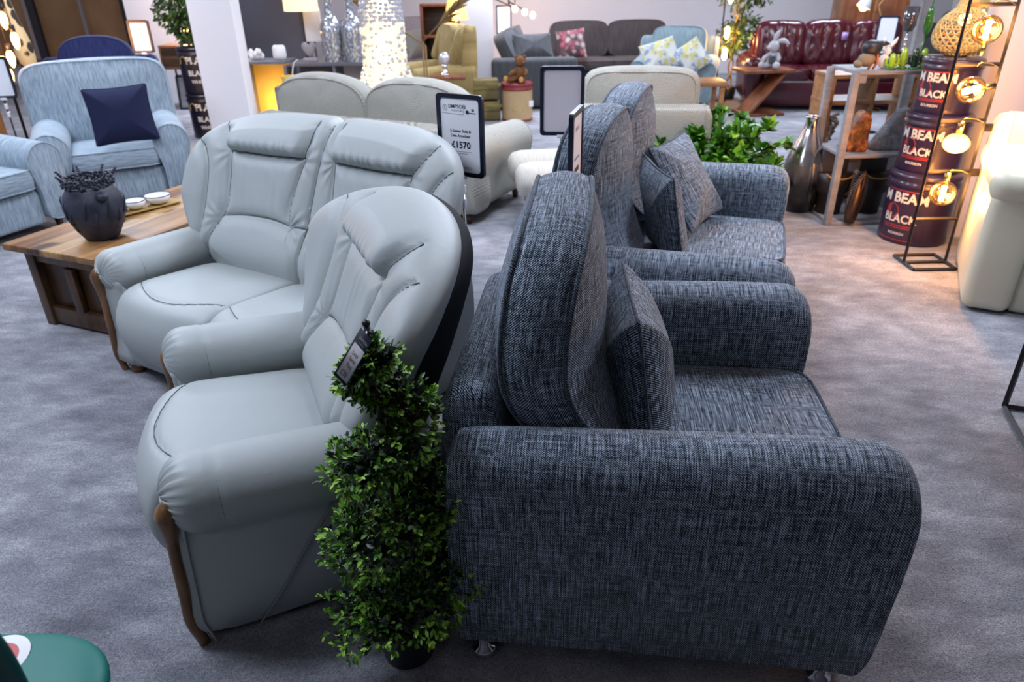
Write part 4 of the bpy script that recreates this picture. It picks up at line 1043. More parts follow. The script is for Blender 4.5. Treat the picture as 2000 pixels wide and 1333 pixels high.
for k, (z, R_, H_, x, y, lb) in enumerate([(0, .205, .455, 2.655, 4.49, 'bottom and largest of the stacked aubergine whisky drums'), (.455, .185, .345, 2.665, 4.52, 'middle drum of the aubergine stack'), (.80, .165, .315, 2.68, 4.55, 'top drum of the aubergine stack, under the woven lanterns')]):
    drum('whisky_drum', (x, y, z), -58, R_, H_, MT['drum'], [('M BEAM', .085 * R_ / .2, .65, 0, .003), ('BLACK', .070 * R_ / .2, .36, 0, .002), ('BOURBON', .022, .15, 0, .0005)], lb, seal, group='stacked aubergine drums')
# driftless text halo letter on the seal is a small B
# ---- woven lanterns on the stack and the shelf behind
MT['rattan'] = N('rattan_weave'); _r2 = MT['rattan']; _vv = _r2.n('ShaderNodeTexVoronoi'); _vv.inputs['Scale'].default_value = 60; _r2.l(_r2.coord(), _vv.inputs['Vector'])
_r2.col(_r2.ramp(_vv.outputs[0], [(.12, (.08, .05, .02)), (.3, (.62, .50, .22))])); _r2.b.inputs['Roughness'].default_value = .6; MT['rattan'] = _r2.m
MT['bulbwarm'] = plain('warm_filament', (1, .6, .2), .5, emit=60, ecol=(1, .50, .13)); MT['bulbglow'] = plain('warm_bulb_glow', (1, .6, .25), .5, emit=14, ecol=(1, .46, .11))
MT['bulbglass'] = glassy('amber_bulb_glass', (1, .80, .50)); MT['brass'] = plain('brass', (.6, .42, .16), .25, 1.0)
def basket_lantern(prof, loc, label, ribs=22, tilt=0, e=6):
    l = empty('woven_lantern', loc, 0, label, 'lantern'); m = M()
    pr = [(q.x, q.y) for q in cr([(a, b, 0) for a, b in prof], 5)]
    for k in range(ribs):
        for sg in (-1, 1): m.tube([(r_ * cos(2 * pi * k / ribs + sg * i * .085), r_ * sin(2 * pi * k / ribs + sg * i * .085), z) for i, (r_, z) in enumerate(pr)], .0042, 4)
    for i, (r_, z) in enumerate(pr):
        if i % 3 == 0: m.tube([(r_ * cos(q), r_ * sin(q), z) for q in [2 * pi * j / 32 for j in range(32)]], .004, 4, closed=True)
    m.build('woven_shade', MT['rattan'], l, uv=False); M().ball((0, 0, prof[len(prof) // 2][1]), .035, 10).build('bulb', MT['bulbglow'], l); return l
basket_lantern([(.05, .0), (.13, .05), (.15, .12), (.12, .20), (.06, .26), (.045, .31)], (2.70, 4.58, 1.117), 'pear-shaped woven lantern glowing on top of the drum stack')
MT_shelf2 = empty('lantern_shelf', (3.25, 5.30, 0), 0, 'grey metal shelf behind the drum stack carrying a woven lantern', 'shelf unit')
for z in (1.02, .62, .25): M().rbox((0, 0, z), (.5, .34, .03), .004).build('shelf', MT['shelfwood'], MT_shelf2, sharp=40)
for x in (-.24, .24):
    for y in (-.16, .16): M().cyl((x, y, 0), (x, y, 1.04), .012).build('post', MT['blackmetal'], MT_shelf2)
basket_lantern([(.06, .0), (.15, .07), (.17, .16), (.14, .26), (.10, .33), (.09, .36)], (3.20, 5.25, 1.037), 'tall woven rattan lantern behind the ladder lamp', 24)

# ================================================================ black ladder lamp with globe bulbs
ll = empty('ladder_lamp', (2.50, 4.02, 0), 0, 'tall black metal ladder-frame floor lamp with five globe bulbs', 'floor lamp'); b_ = .009
def sq(m, a, b, r_=.010): m.cyl(a, b, r_, 4)
m = M(); lx, rx_ = -.125, .125
for a, b in [((lx, .12, .01), (rx_, .12, .01)), ((rx_, .12, .01), (rx_, -.12, .01)), ((rx_, -.12, .01), (lx, -.12, .01)), ((lx, -.12, .01), (lx, .12, .01))]: sq(m, a, b)
m.build('base_frame', MT['blackmetal'], ll, smooth=False)
for x in (lx, rx_): m = M(); sq(m, (x, 0, .01), (x, 0, 1.95)); m.build('upright', MT['blackmetal'], ll, smooth=False)
for z in (.28, .56, .84, 1.13, 1.42, 1.70): m = M(); sq(m, (lx, 0, z), (rx_, 0, z)); m.build('rung', MT['blackmetal'], ll, smooth=False)
m = M(); sq(m, (lx, 0, .01), (rx_, 0, .01)); m.build('rung', MT['blackmetal'], ll, smooth=False)
for k, (z, kind, hang) in enumerate([(.43, 'tube', 1), (.715, 'glow', 1), (1.00, 'side', 0), (1.30, 'tube', 0), (1.60, 'tube', 1)]):
    u = M(); R_ = .072
    u.ball((0.0, 0, z), R_ if kind != 'glow' else (R_ * 1.05, R_ * 1.05, R_ * .82), 14); g = u.build('bulb', MT['bulbglass'], ll)
    f = M()
    if kind == 'tube': f.cyl((0, 0, z - .045), (0, 0, z + .045), .013, 10); f.build('filament', MT['bulbwarm'], g)
    elif kind == 'side': f.tube([(-.04, 0, z - .01), (0, 0, z + .0), (.045, 0, z + .012)], .016, 10); f.build('filament', MT['bulbwarm'], g)
    else: f.ball((0, 0, z - .01), (.062, .062, .042), 12); f.build('filament', MT['bulbglow'], g)
    s_ = M()
    if kind == 'side': s_.cyl((.055, 0, z + .012), (.12, 0, z + .02), .016, 12)
    elif hang: s_.cyl((0, 0, z + .06), (0, 0, z + .125), .018, 12)
    else: s_.cyl((0, 0, z - .06), (0, 0, z - .125), .018, 12)
    s_.build('lamp_holder', MT['brass'], ll)
    t_ = M(); t_.tube(cr([(rx_, 0, z + .11), (.06, -.02, z + .135), (.0, -.02, z + .14), (0, 0, z + .12)], 5), .003, 6); t_.build('cable', MT['brass'], ll)
    ld = bpy.data.lights.new('globe_bulb_light', 'POINT'); ld.energy = (7, 14, 7, 6, 6)[k]; ld.color = (1, .46, .14); ld.shadow_soft_size = .06
    lo = bpy.data.objects.new('globe_bulb_light', ld); C.objects.link(lo); lo.location = (2.50 - (.0 if kind != 'side' else .0), 3.93, z)
for z in (.55, .80): m = M(); m.rbox((rx_ + .025, 0, z), (.05, .02, .04), .004); m.build('switch_box', MT['blackmetal'], ll)

# ---- end of the dividing wall, right
struct(M().box((5.2, 4.62, 1.5), (4.55, .25, 3)).build('wall_divider', MT['wall'], smooth=False))
# ---- cream leather sofa, right edge
sofa('cream_leather_sofa', (3.20, 3.41), -118, 1.5, .86, MT['creamleather'], 'cream leather sofa cut off by the right edge of the view', 'sofa', n=2, seat=.47, arm=.72, aw=.24, back=.98, frame=.86, bt=.26, style='fat', lean=6, cushT=.17, pipe=.004, foot=False)
# ---- black metal table frame, right edge
tb = empty('metal_table', (1.99, 2.42, 0), -18, 'black metal table frame at the right edge of the view', 'table')
for (x, y) in ((0, 0), (0, -.62), (.9, 0), (.9, -.62)): 
    m = M(); 
    m.cyl((x, y, .012), (x, y, .60), .011, 4); m.build('leg', MT['blackmetal'], tb, smooth=False)
m = M(); m.cyl((0, 0, .012), (0, -.62, .012), .011, 4); m.build('floor_bar', MT['blackmetal'], tb, smooth=False)
m = M(); m.cyl((0, 0, .012), (.9, 0, .012), .011, 4); m.build('stretcher', MT['blackmetal'], tb, smooth=False)
m = M(); m.rbox((.45, -.31, .615), (.92, .64, .03), .006); m.build('table_top', MT['blackmetal'], tb, sharp=40)

# ================================================================ teal chair, bottom left corner
MT['teal'] = leather('teal_leather', (.004, .16, .13), .5, .06); MT['tealdark'] = leather('dark_teal_leather', (.004, .055, .055), .35, .06)
tl = empty('teal_chair', (-.97, .76, 0), 0, 'teal leather chair with a white and red roundel on its rounded seat, bottom left corner', 'chair')
m = M(); m.pad(se(.23, .23, 2.8), .035, .03, T=Matrix.Translation((0, 0, .44)) @ SW, rp=6, rq=2.4, N=72, K=24); m.build('seat', MT['teal'], tl)
m = M(); m.pad(se(.21, .22, 3.5), .03, .03, T=TR(.07, -.16, .68, rz=-63, ry=0), rp=6, rq=2.4, N=72, K=20); m.build('backrest', MT['tealdark'], tl)
m = M(); n = 32; m.add([(.0 + .055 * cos(2 * pi * k / n), .15 + .055 * sin(2 * pi * k / n), .4745) for k in range(n)], [tuple(range(n))], mi=0); m.add([(.0 + .036 * cos(2 * pi * k / n), .15 + .036 * sin(2 * pi * k / n), .4752) for k in range(n)], [tuple(range(n))], mi=1)
m.build('roundel', [MT['white_glaze'], plain('roundel_red', (.55, .08, .08), .5)], tl, smooth=False)
for x in (-.13, .13):
    for y in (-.13, .13): M().cyl((x, y, .42), (x * 1.25, y * 1.25, 0), .014, 10).build('leg', MT['blackmetal'], tl)
# ================================================================ white columns and partition walls
M().box((0, 0, 1.5), (.36, .36, 3)).build('white_column', MT['wall_white'], smooth=False)
pc = bpy.data.objects['white_column']; pc.location = (-2.57, 6.90, 0); pc.rotation_euler.z = radians(8); struct(pc); pc.name = 'trim_1'
p2 = M().box((0, 0, 1.5), (.44, .44, 3)).build('trim_2', MT['wall_white'], smooth=False); p2.location = (-.42, 10.75, 0); struct(p2)
o = M().box((0, 0, 1.5), (.75, .08, 3)).build('wall_partition', MT['greywall'], smooth=False); o.location = (-2.72, 9.15, 0); struct(o)
# papered shop windows
MT['kraft'] = N('kraft_paper'); _k = MT['kraft']; _k.col(_k.ramp(_k.noise(_k.coord(), 1.6, 4), [(.3, (.34, .18, .08)), (.7, (.52, .31, .15))])); _k.b.inputs['Roughness'].default_value = .8; MT['kraft'] = _k.m
MT['mullion'] = plain('dark_mullion', (.03, .028, .035), .4); MT['mullion_w'] = plain('pale_mullion', (.40, .34, .34), .5)
wn = struct(M().box((-7.6, 12.93, 1.42), (2.7, .06, 2.1)).build('window_1', MT['kraft'], smooth=False))
for x, mt, ww in ((-8.95, 'mullion', .09), (-7.76, 'mullion', .11), (-7.86, 'mullion_w', .06), (-6.95, 'mullion_w', .05), (-6.24, 'mullion', .12)):
    M().box((x, 12.87, 1.42), (ww, .08, 2.1)).build('window_frame', MT[mt], wn, smooth=False)
M().box((-7.6, 12.87, .36), (2.7, .1, .06)).build('window_sill', MT['mullion'], wn, smooth=False)

# ================================================================ far left
sofa('navy_sofa', (-4.22, 7.75), -75, 1.12, .85, MT['navysofa'], 'navy blue sofa with a camel-shaped back behind the pale blue armchair', 'sofa', n=1, seat=.45, arm=.62, aw=.2, back=1.03, frame=.85, bt=.2, shape=lambda a_, b_: (lambda t: (lambda q: (q[0], q[1] * (1 + .10 * cos(q[0] / a_ * pi / 2)) if q[1] > 0 else q[1]))(se(a_, b_, 3.5)(t))), lean=4)
sign((-3.245, 6.85, 1.135), -6, 'black framed sign standing behind the pale blue armchair', w_=.20, h_=.27, pcol='black')
sign(tuple(A(-6, 152, 5.75)), 10, 'black framed sign cut off by the left edge of the view', w_=.215, h_=.30, pcol='black')
# giraffe ornament
MT['giraffe'] = N('giraffe_skin'); _g = MT['giraffe']; _v = _g.n('ShaderNodeTexVoronoi', feature='F1'); _v.inputs['Scale'].default_value = 13; _g.l(_g.coord('Object', (1, 1, .75)), _v.inputs['Vector'])
_g.col(_g.ramp(_v.outputs[0], [(.44, (.015, .008, .006)), (.50, (.50, .42, .24))])); _g.b.inputs['Roughness'].default_value = .5; MT['giraffe'] = _g.m
m = M(); m.tube(cr([(.02, .05, 0), (.02, .04, .35), (0.01, 0, .75), (-.01, 0, .95), (-.02, 0, 1.2), (-.05, 0, 1.5), (-.04, 0, 1.72), (-.10, -.02, 1.80), (-.2, -.02, 1.74)], 6), [.035] * 8 + [.07] * 6 + [.08] * 3 + [.075, .065, .055, .048, .043, .038, .034, .031, .029, .028, .027, .026, .026, .026, .03, .034, .036, .034, .03, .027, .024, .022], 14)
o = m.build('giraffe_figure', MT['giraffe']); o.location = (-4.36, 6.95, 0); tag(o, 'tall spotted wooden giraffe figure at the far left', 'figure')
# hanging filament bulbs on a tall stand
hb_ = empty('filament_lamp', (-4.18, 6.20, 0), 0, 'cluster lamp of five hanging filament bulbs at the far left edge', 'floor lamp')
m = M(); m.cyl((-.02, .15, 0), (-.02, .15, 2.2), .012, 8); m.build('pole', MT['blackmetal'], hb_); m = M(); m.lathe([(.14, 0), (.14, .015), (0, .02)], 24, TR(-.02, .15, 0)); m.build('base', MT['blackmetal'], hb_)
m = M(); m.rbox((.05, .05, 2.2), (.4, .25, .03), .005); m.build('top_bar', MT['blackmetal'], hb_)
MT['edison'] = plain('edison_bulb', (1, .62, .25), .4, emit=9, ecol=(1, .52, .15))
for k, (x, y, z) in enumerate([(.19, 0, 1.33), (.235, .0, 1.18), (.155, .0, 1.045), (.10, 0, .915), (.055, -.02, .985)]):
    M().cyl((x, y, z + .09), (x, y, 2.2), .004, 6).build('cable', MT['blackmetal'], hb_); M().cyl((x, y, z + .045), (x, y, z + .10), .022, 10).build('lamp_holder', MT['blackmetal'], hb_)
    m = M(); m.lathe([(.012, .05), (.026, .02), (.030, -.01), (.020, -.06), (.004, -.085), (0, -.086)], 14, TR(x, y, z)); m.build('bulb', MT['edison'], hb_)
ld = bpy.data.lights.new('filament_light', 'POINT'); ld.energy = 22; ld.color = (1, .45, .13); ld.shadow_soft_size = .1; lo = bpy.data.objects.new('filament_light', ld); C.objects.link(lo); lo.location = (-3.98, 6.05, 1.1)
ct = empty('side_cabinet', (-4.45, 5.86, 0), -8, 'pale-topped wooden cabinet under the filament bulbs', 'cabinet')
M().rbox((0, 0, .40), (.60, .40, .80), .008).build('body', MT['chest_v'], ct, sharp=40); M().rbox((0, 0, .815), (.66, .46, .03), .005).build('top', MT['bamboo'], ct, sharp=40)
# whisky drum stack with bamboo tree
hd = [(-.6, .60), (-.55, .70), (-.35, .72), (-.2, .62)]
for k, z in enumerate((0, .475)):
    drum('whisky_drum', (-3.33, 8.25, z), 12, .215, .475, MT['drum2'], [('PLAN', .10, .70, 0, .003), ('BLACK', .075, .44, 0, .002), ('WHISKY', .05, .26, 0, .001)], ('lower black whisky drum beside the white column', 'upper black whisky drum beside the white column, a plant on its lid')[k], None, group='stacked black drums', handle=[(-.9, .30), (-.85, .36), (-.6, .37), (-.45, .30)])
def twigtree(name, loc, label, h, cl, leafm, pot=True, pr=.12, n=900, ln=(.05, .09), trunk=.012, helix=0):
    r = empty(name, loc, 0, label, 'plant')
    if pot: M().lathe([(pr * .8, 0), (pr, pr * 1.5), (pr * .9, pr * 1.5), (0, pr * 1.3)], 20, caps=False).build('pot', MT['black'], r)
    m = M(); z0 = pr if pot else .0
    for s in range(2 if helix else 1): m.tube([(helix * cos(z * 14 + s * pi), helix * sin(z * 14 + s * pi), z) for z in [z0 + (h - z0) * i / 50 for i in range(51)]], trunk, 7)
    m.build('trunk', MT['stem'] if not helix else MT['bamboo'], r)
    lm = M()
    for (c, R_) in cl:
        for i in range(int(n * R_ * 3)):
            d = rv(); p = Vector(c) + d * R_ * random.uniform(.3, 1); L_ = random.uniform(*ln); leaf(lm, p, (d + rv() * .8 + Vector((0, 0, -.3))).normalized(), rv() + Vector((0, 0, 1)), L_, L_ * .4, 0, .1, 2)
    f = lm.build('foliage', leafm, r, smooth=False, uv=False, fixn=False); f['kind'] = 'stuff'; return r
MT['treeleaf'] = leafmat('tree_leaf', (.02, .05, .012), (.045, .10, .02), (.10, .16, .03)); random.seed(21)
twigtree('bamboo_tree', (-3.40, 8.20, .952), 'leafy bamboo plant standing on the black drum stack', .7, [((0, 0, .16), .14), ((-.08, 0, .34), .20), ((.05, 0, .5), .24)], MT['treeleaf'], pot=False, n=600)
# side table with a little lamp, framed picture under it
P_ = G(352, 150, 0); stb = empty('side_table', (-4.35, 10.2, 0), 0, 'small wooden side table with two drawers between the pink wall and the black drums', 'table')
M().rbox((0, 0, .66), (.42, .36, .30), .008).build('drawer_box', MT['shelfwood'], stb, sharp=40)
for z in (.60, .73): M().rbox((0, -.185, z), (.36, .012, .11), .004).build('drawer', MT['woodfoot'], stb, sharp=40)
for x in (-.19, .19):
    for y in (-.16, .16): M().cyl((x, y, 0), (x, y, .52), .014, 6).build('leg', MT['blackmetal'], stb)
tlp = empty('table_lamp', (-4.22, 10.2, .81), 0, 'small table lamp with a bare filament bulb on the wooden side table', 'lamp'); M().lathe([(.05, 0), (.05, .015), (.01, .02), (.01, .05), (0, .05)], 16).build('base', MT['blackmetal'], tlp); M().tube(cr([(.04, 0, .02), (.08, 0, .2), (.04, 0, .36), (0, 0, .30)], 5), .006, 6).build('arm', MT['blackmetal'], tlp)
M().lathe([(.012, .27), (.03, .22), (.03, .15), (.01, .08), (0, .075)], 14).build('bulb', MT['edison'], tlp)
ld = bpy.data.lights.new('table_lamp_light', 'POINT'); ld.energy = 9; ld.color = (1, .45, .13); ld.shadow_soft_size = .06; lo = bpy.data.objects.new('table_lamp_light', ld); C.objects.link(lo); lo.location = (-4.22, 10.1, 1.02)
pw = struct(M().box((-4.35, 10.75, 1.5), (1.7, .1, 3)).build('wall_pink', MT['wall'], smooth=False))
fr = empty('framed_print', (-4.28, 10.05, 0), 0, 'black framed print leaning under the wooden side table', 'picture'); m = M(); 
for a, b in (((-.16, 0, 0), (-.16, .06, .42)), ((.16, 0, 0), (.16, .06, .42)), ((-.16, 0, .01), (.16, 0, .01)), ((-.16, .06, .42), (.16, .06, .42))): m.cyl(a, b, .018, 4)
m.build('frame', MT['black'], fr, smooth=False); M().add([(-.15, .0, .01), (.15, .0, .01), (.15, .06, .41), (-.15, .06, .41)], [(0, 1, 2, 3)]).build('print', MT['greyboard'], fr, smooth=False)

# ================================================================ console with vases, crystal lamp
MT['gold'] = plain('amber_lit_panel', (.62, .40, .10), .5); MT['console'] = plain('grey_console', (.13, .13, .16), .45)  # amber panel: warm light on a grey panel, put into its colour
cn = empty('console_table', (-2.12, 7.95, 0), -4, 'long grey console table behind the cream sofa', 'console')
M().rbox((-.40, 0, .805), (.50, .36, .03), .005).build('top', MT['console'], cn, sharp=40); M().rbox((.30, 0, .785), (.80, .36, .035), .005).build('top', MT['console'], cn, sharp=40)
for x in (-.63, -.16, .35, .66): M().rbox((x, 0, .39), (.03, .34, .77), .004).build('side_panel', MT['console'], cn, sharp=40)
M().rbox((-.40, .14, .39), (.46, .02, .77), .003).build('back_panel', MT['gold'], cn, sharp=40); M().rbox((.12, .14, .39), (.46, .02, .77), .003).build('back_panel', MT['console'], cn, sharp=40)
M().rbox((.50, .14, .39), (.30, .02, .77), .003).build('back_panel', MT['card_back'], cn, sharp=40)
ld = bpy.data.lights.new('console_lamp_light', 'POINT'); ld.energy = 10; ld.color = (1, .62, .20); ld.shadow_soft_size = .08; lo = bpy.data.objects.new('console_lamp_light', ld); C.objects.link(lo); lo.location = (-2.50, 7.85, .35)
random.seed(8)
def cluster(name, loc, label, nb, R_, mt, cat='ornament'):
    m = M()
    for k in range(nb):
        a = 2 * pi * k / nb; rr = R_ * (.6 if k % 2 else .95); m.ball((rr * cos(a), rr * .6 * sin(a), R_ * .5 + .02 * (k % 3)), (R_ * .33, R_ * .33, R_ * .48), 7)
    m.ball((0, 0, R_ * .45), (R_ * .8, R_ * .5, R_ * .45), 8); o = m.build(name, mt); o.location = loc; tag(o, label, cat); return o
cluster('coral_ornament', (-2.62, 7.95, .825), 'white coral ornament at the left end of the console', 9, .07, MT['white_glaze'])
m = M(); m.lathe([(0, 0), (.06, 0), (.07, .04), (.065, .12), (.05, .14), (0, .14)], 24); o = m.build('white_jar', MT['white_glaze']); o.location = (-2.37, 7.95, .821); tag(o, 'rounded white jar on the console left of the heart', 'jar')
hv = M(); hp = [(0, 0), (.05, .05), (.075, .10), (.06, .14), (.03, .145), (0, .12), (-.03, .145), (-.06, .14), (-.075, .10), (-.05, .05)]; ol = cr([(a, b, 0) for a, b in hp], 4, True)
hv.loft([[(p.x * e, t, .07 + (p.y - .07) * e + .04) for p in ol] for t, e in ((-.025, .7), (-.015, .95), (.015, .95), (.025, .7))]); ho = empty('heart_sculpture', (-2.05, 7.92, .803), 0, 'taupe heart sculpture on a block, on the console', 'ornament')
hv.build('heart', MT['farsofa'], ho); M().rbox((0, 0, .015), (.14, .08, .03), .004).build('block', MT['farsofa'], ho, sharp=40)
n_ = N('mosaic_silver'); v_ = n_.n('ShaderNodeTexVoronoi'); v_.inputs['Scale'].default_value = 45; n_.l(n_.coord('Object', (1, 1, .6)), v_.inputs['Vector']); n_.col(n_.ramp(v_.outputs['Distance'], [(.2, (.75, .76, .8)), (.6, (.35, .38, .45))])); n_.b.inputs['Metallic'].default_value = .7; n_.b.inputs['Roughness'].default_value = .18; n_.bump(v_.outputs[0], .6, .01); MT['mosaic'] = n_.m
for x, y, lb, hh in ((-1.80, 7.90, 'tall silver mosaic bottle vase, the left one on the console', 1), (-1.58, 7.88, 'tall silver mosaic bottle vase, the right one on the console', 1)):
    m = M(); m.lathe([(q.x, q.y) for q in cr([(.0, 0), (.085, 0), (.095, .02), (.105, .18), (.10, .34), (.05, .44), (.038, .52), (.036, .72), (.042, .74), (.03, .74)], 4)], 28, caps=False)
    o = m.build('bottle_vase', MT['mosaic']); o.location = (x, y, .80); tag(o, lb, 'vase', 'silver bottle vases on the console')
# crystal bead lamp
MT['crystal_on'] = plain('lit_crystal', (.5, .48, .4), .1, emit=.55, ecol=(1, .80, .50), coat=.5); MT['crystal'] = plain('crystal_bead', (.45, .46, .52), .08, .5, emit=.08, ecol=(.9, .9, 1))
cl = empty('crystal_lamp', (-1.13, 7.0, 0), 0, 'glowing column lamp covered in crystal beads behind the cream sofa', 'lamp'); random.seed(2)
MB_ = [M(), M()]
zz = .45
while zz < 1.42:
    R_ = .185 if zz > .86 else .185 + (.86 - zz) * .35
    if zz > 1.33: R_ *= .92
    nb = int(2 * pi * R_ / .040)
    for k in range(nb):
        a = 2 * pi * (k + random.random() * .4) / nb; mm = MB_[1 if (zz > 1.22 or random.random() < .35) else 0]; mm.ball((R_ * cos(a), R_ * sin(a), zz + random.uniform(-.008, .008)), random.uniform(.016, .024), 4)
    zz += .034
MB_[0].build('lit_beads', MT['crystal_on'], cl, smooth=False, uv=False)['kind'] = 'stuff'; MB_[1].build('clear_beads', MT['crystal'], cl, smooth=False, uv=False)['kind'] = 'stuff'
M().lathe([(.0, 0), (.2, 0), (.2, .03), (.12, .06), (.12, .46), (0, .46)], 28).build('pedestal', MT['console'], cl); M().lathe([(.13, .46), (.13, 1.38), (0, 1.4)], 20).build('core', plain('lamp_core', (1, .85, .6), .5, emit=1.2, ecol=(1, .78, .45)), cl)
ld = bpy.data.lights.new('crystal_light', 'POINT'); ld.energy = 3; ld.color = (1, .74, .42); ld.shadow_soft_size = .2; lo = bpy.data.objects.new('crystal_light', ld); C.objects.link(lo); lo.location = (-1.13, 6.7, 1.0)
# drum shade lamp and white panel beyond
ls = empty('shade_lamp', (-2.32, 8.85, 0), 0, 'tall lamp with a warm cylindrical shade above the console', 'lamp'); MT['shade'] = plain('warm_shade', (.85, .70, .45), .8, emit=.75, ecol=(1, .72, .38))
M().lathe([(.19, 1.24), (.185, 1.52), (.18, 1.52), (.185, 1.25)], 32, caps=False).build('lamp_shade', MT['shade'], ls); M().cyl((0, 0, .03), (0, 0, 1.35), .012).build('pole', MT['blackmetal'], ls); M().lathe([(.13, 0), (.13, .02), (0, .03)], 24).build('base', MT['blackmetal'], ls)
o = M().rbox((0, 0, 0), (.22, .03, .36), .004).build('canvas_panel', MT['wall_white'], sharp=40); o.location = (-2.28, 9.08, 1.08); o2 = o
tag(o, 'blank pale canvas on a stand above the console', 'picture')
M().cyl((0, .02, -.1), (0, .10, -1.08), .01).build('easel_leg', MT['blackmetal'], o)
yb = empty('yellow_basket', (-2.18, 7.52, .62), 0, 'small yellow basket with a white handle in front of the console', 'basket'); M().lathe([(.0, 0), (.065, 0), (.085, .09), (.078, .09), (0, .02)], 20, caps=False).build('bowl', plain('yellow_basket', (.75, .50, .08), .5), yb); M().tube(cr([(.03, 0, .08), (.06, 0, .2), (.11, 0, .24)], 5), .006, 6).build('handle', MT['white_glaze'], yb)
pd = M(); pd.rbox((0, 0, .31), (.26, .26, .62), .01); o = pd.build('plinth', MT['console'], sharp=40); o.location = (-2.18, 7.52, 0); tag(o, 'grey plinth under the yellow basket', 'plinth')
# dried palm sprays
MT['dried'] = plain('dried_palm', (.26, .16, .06), .8, var=.3)
for k, (x0, z0, x1, z1, lb) in enumerate([(-.92, .88, -1.75, 1.42, 'dried palm spray reaching left behind the crystal lamp'), (-.95, .92, -.30, 1.50, 'dried palm spray reaching right behind the crystal lamp')]):
    m = M(); m.tube([(x0, 8.6, z0), (x1, 8.6, z1)], .008, 6); dx, dz = (x1 - x0), (z1 - z0)
    for i in range(90):
        t = .25 + .75 * i / 90; p = Vector((x0 + dx * t, 8.6, z0 + dz * t)); leaf(m, p, Vector((dx, random.uniform(-.3, .3), dz + random.uniform(-.35, .35))), rv(), .20, .035, 0, .1, 2)
    m.cyl((x0, 8.6, 0), (x0, 8.6, z0), .01, 6); o = m.build('palm_spray', MT['dried'], uv=False); tag(o, lb, 'dried plant')

# ================================================================ further back, centre left
sofa('grey_sofa', (-1.75, 12.1), -80, 2.2, .9, MT['farsofa'], 'grey mauve sofa against the back wall, behind the crystal lamp', 'sofa', n=2, seat=.45, arm=.64, aw=.2, back=.98, frame=.78)
scatter('scatter_cushion', .2, .2, .08, MT['cream'], (-1.35, 11.75, .66), 10, -15, -80, 'pale patterned cushion on the grey mauve sofa', 'cushion', None)
hs = empty('bookcase', (-.90, 10.55, 0), 0, 'reddish brown wooden bookcase behind the mustard wing chair', 'shelf unit')
MT['redwood'] = wood('red_wood', (.12, .03, .012), (.22, .07, .025), (.30, .10, .04), 1.5, .4, 2)
for x in (-.24, .24): M().rbox((x, 0, .62), (.035, .34, 1.24), .004).build('side_panel', MT['redwood'], hs, sharp=40)
for z in (1.22, .84, .45, .05): M().rbox((0, 0, z), (.48, .34, .03), .004).build('shelf', MT['redwood'], hs, sharp=40)
M().rbox((0, .16, .62), (.48, .015, 1.2), .003).build('back_panel', MT['woodfoot'], hs, sharp=40)
yl = empty('yellow_lamp', (-.66, 10.08, .70), 0, 'table lamp with a yellow tapered shade beside the bookcase', 'lamp'); M().lathe([(.16, .36), (.10, .60), (.095, .60), (.155, .36)], 32, caps=False).build('lamp_shade', plain('yellow_shade', (.75, .50, .14), .8, emit=.35, ecol=(1, .62, .18)), yl)
M().lathe([(.07, 0), (.07, .02), (.02, .04), (.035, .14), (.02, .22), (.03, .28), (.01, .36), (0, .36)], 20).build('base', MT['chrome'], yl)
ld = bpy.data.lights.new('yellow_lamp_light', 'POINT'); ld.energy = 6; ld.color = (1, .62, .25); ld.shadow_soft_size = .08; lo = bpy.data.objects.new('yellow_lamp_light', ld); C.objects.link(lo); lo.location = (-.66, 9.9, 1.15)
o = M().rbox((0, 0, .35), (.45, .4, .70), .01).build('lamp_table', MT['redwood'], sharp=40); o.location = (-.66, 10.12, 0); tag(o, 'reddish wooden lamp table beside the mustard wing chair', 'table')
wc = sofa('wing_chair', (-.92, 9.62), 203, .82, .80, MT['mustard'], 'mustard yellow wing-back armchair beside the white column', 'armchair', n=1, seat=.45, arm=.60, aw=.16, back=1.02, frame=1.0, bt=.20, lean=6)
for sg in (-1, 1):
    m = M(); ol = cr([(-.30, .58), (-.08, .62), (-.12, .8), (-.2, .98), (-.34, 1.0)], 5, True); m.loft([[(p.x, sg * .34 + yy, p.y) for p in ol] for yy in (-.03, .03)]); m.build('wing', MT['mustard'], wc)
def ztable(loc, rz, label, w_=.50, d_=.32, h=.52, mt=None):
    r = empty('z_table', (*loc, 0), rz, label, 'table'); mt = mt or MT['redwood']
    M().rbox((0, 0, h - .02), (w_, d_, .035), .004).build('table_top', mt, r, sharp=40); M().rbox((0, 0, .018), (w_ * .8, d_, .03), .004).build('foot_board', mt, r, sharp=40)
    a = Vector((w_ * .36, 0, h - .03)); b = Vector((-w_ * .30, 0, .02)); d = (b - a); ang = atan2(d.x, -d.z)
    m = M(); m.rbox((0, 0, 0), (.035, d_ * .8, d.length), .004, T=Matrix.Translation((a + b) / 2) @ Matrix.Rotation(-ang, 4, 'Y')); m.build('slanted_support', mt, r, sharp=40); return r
ztable((-.72, 8.95), 185, 'reddish Z-shaped side table in front of the mustard wing chair', .42, .32, .52)
bo = empty('bulb_ornament', (-.745, 8.93, .52), 0, 'silver light-bulb shaped ornament on the Z-shaped table', 'ornament'); M().lathe([(.05, 0), (.05, .02), (.03, .03), (.03, .10), (.035, .12)], 20).build('base', MT['chrome'], bo); M().ball((0, 0, .19), (.062, .062, .072), 12).build('globe', plain('mirrored_glass', (.8, .8, .86), .08, .6), bo)
MT['crate'] = wood('crate_wood', (.08, .055, .012), (.17, .125, .03), (.26, .20, .06), 2, .6)
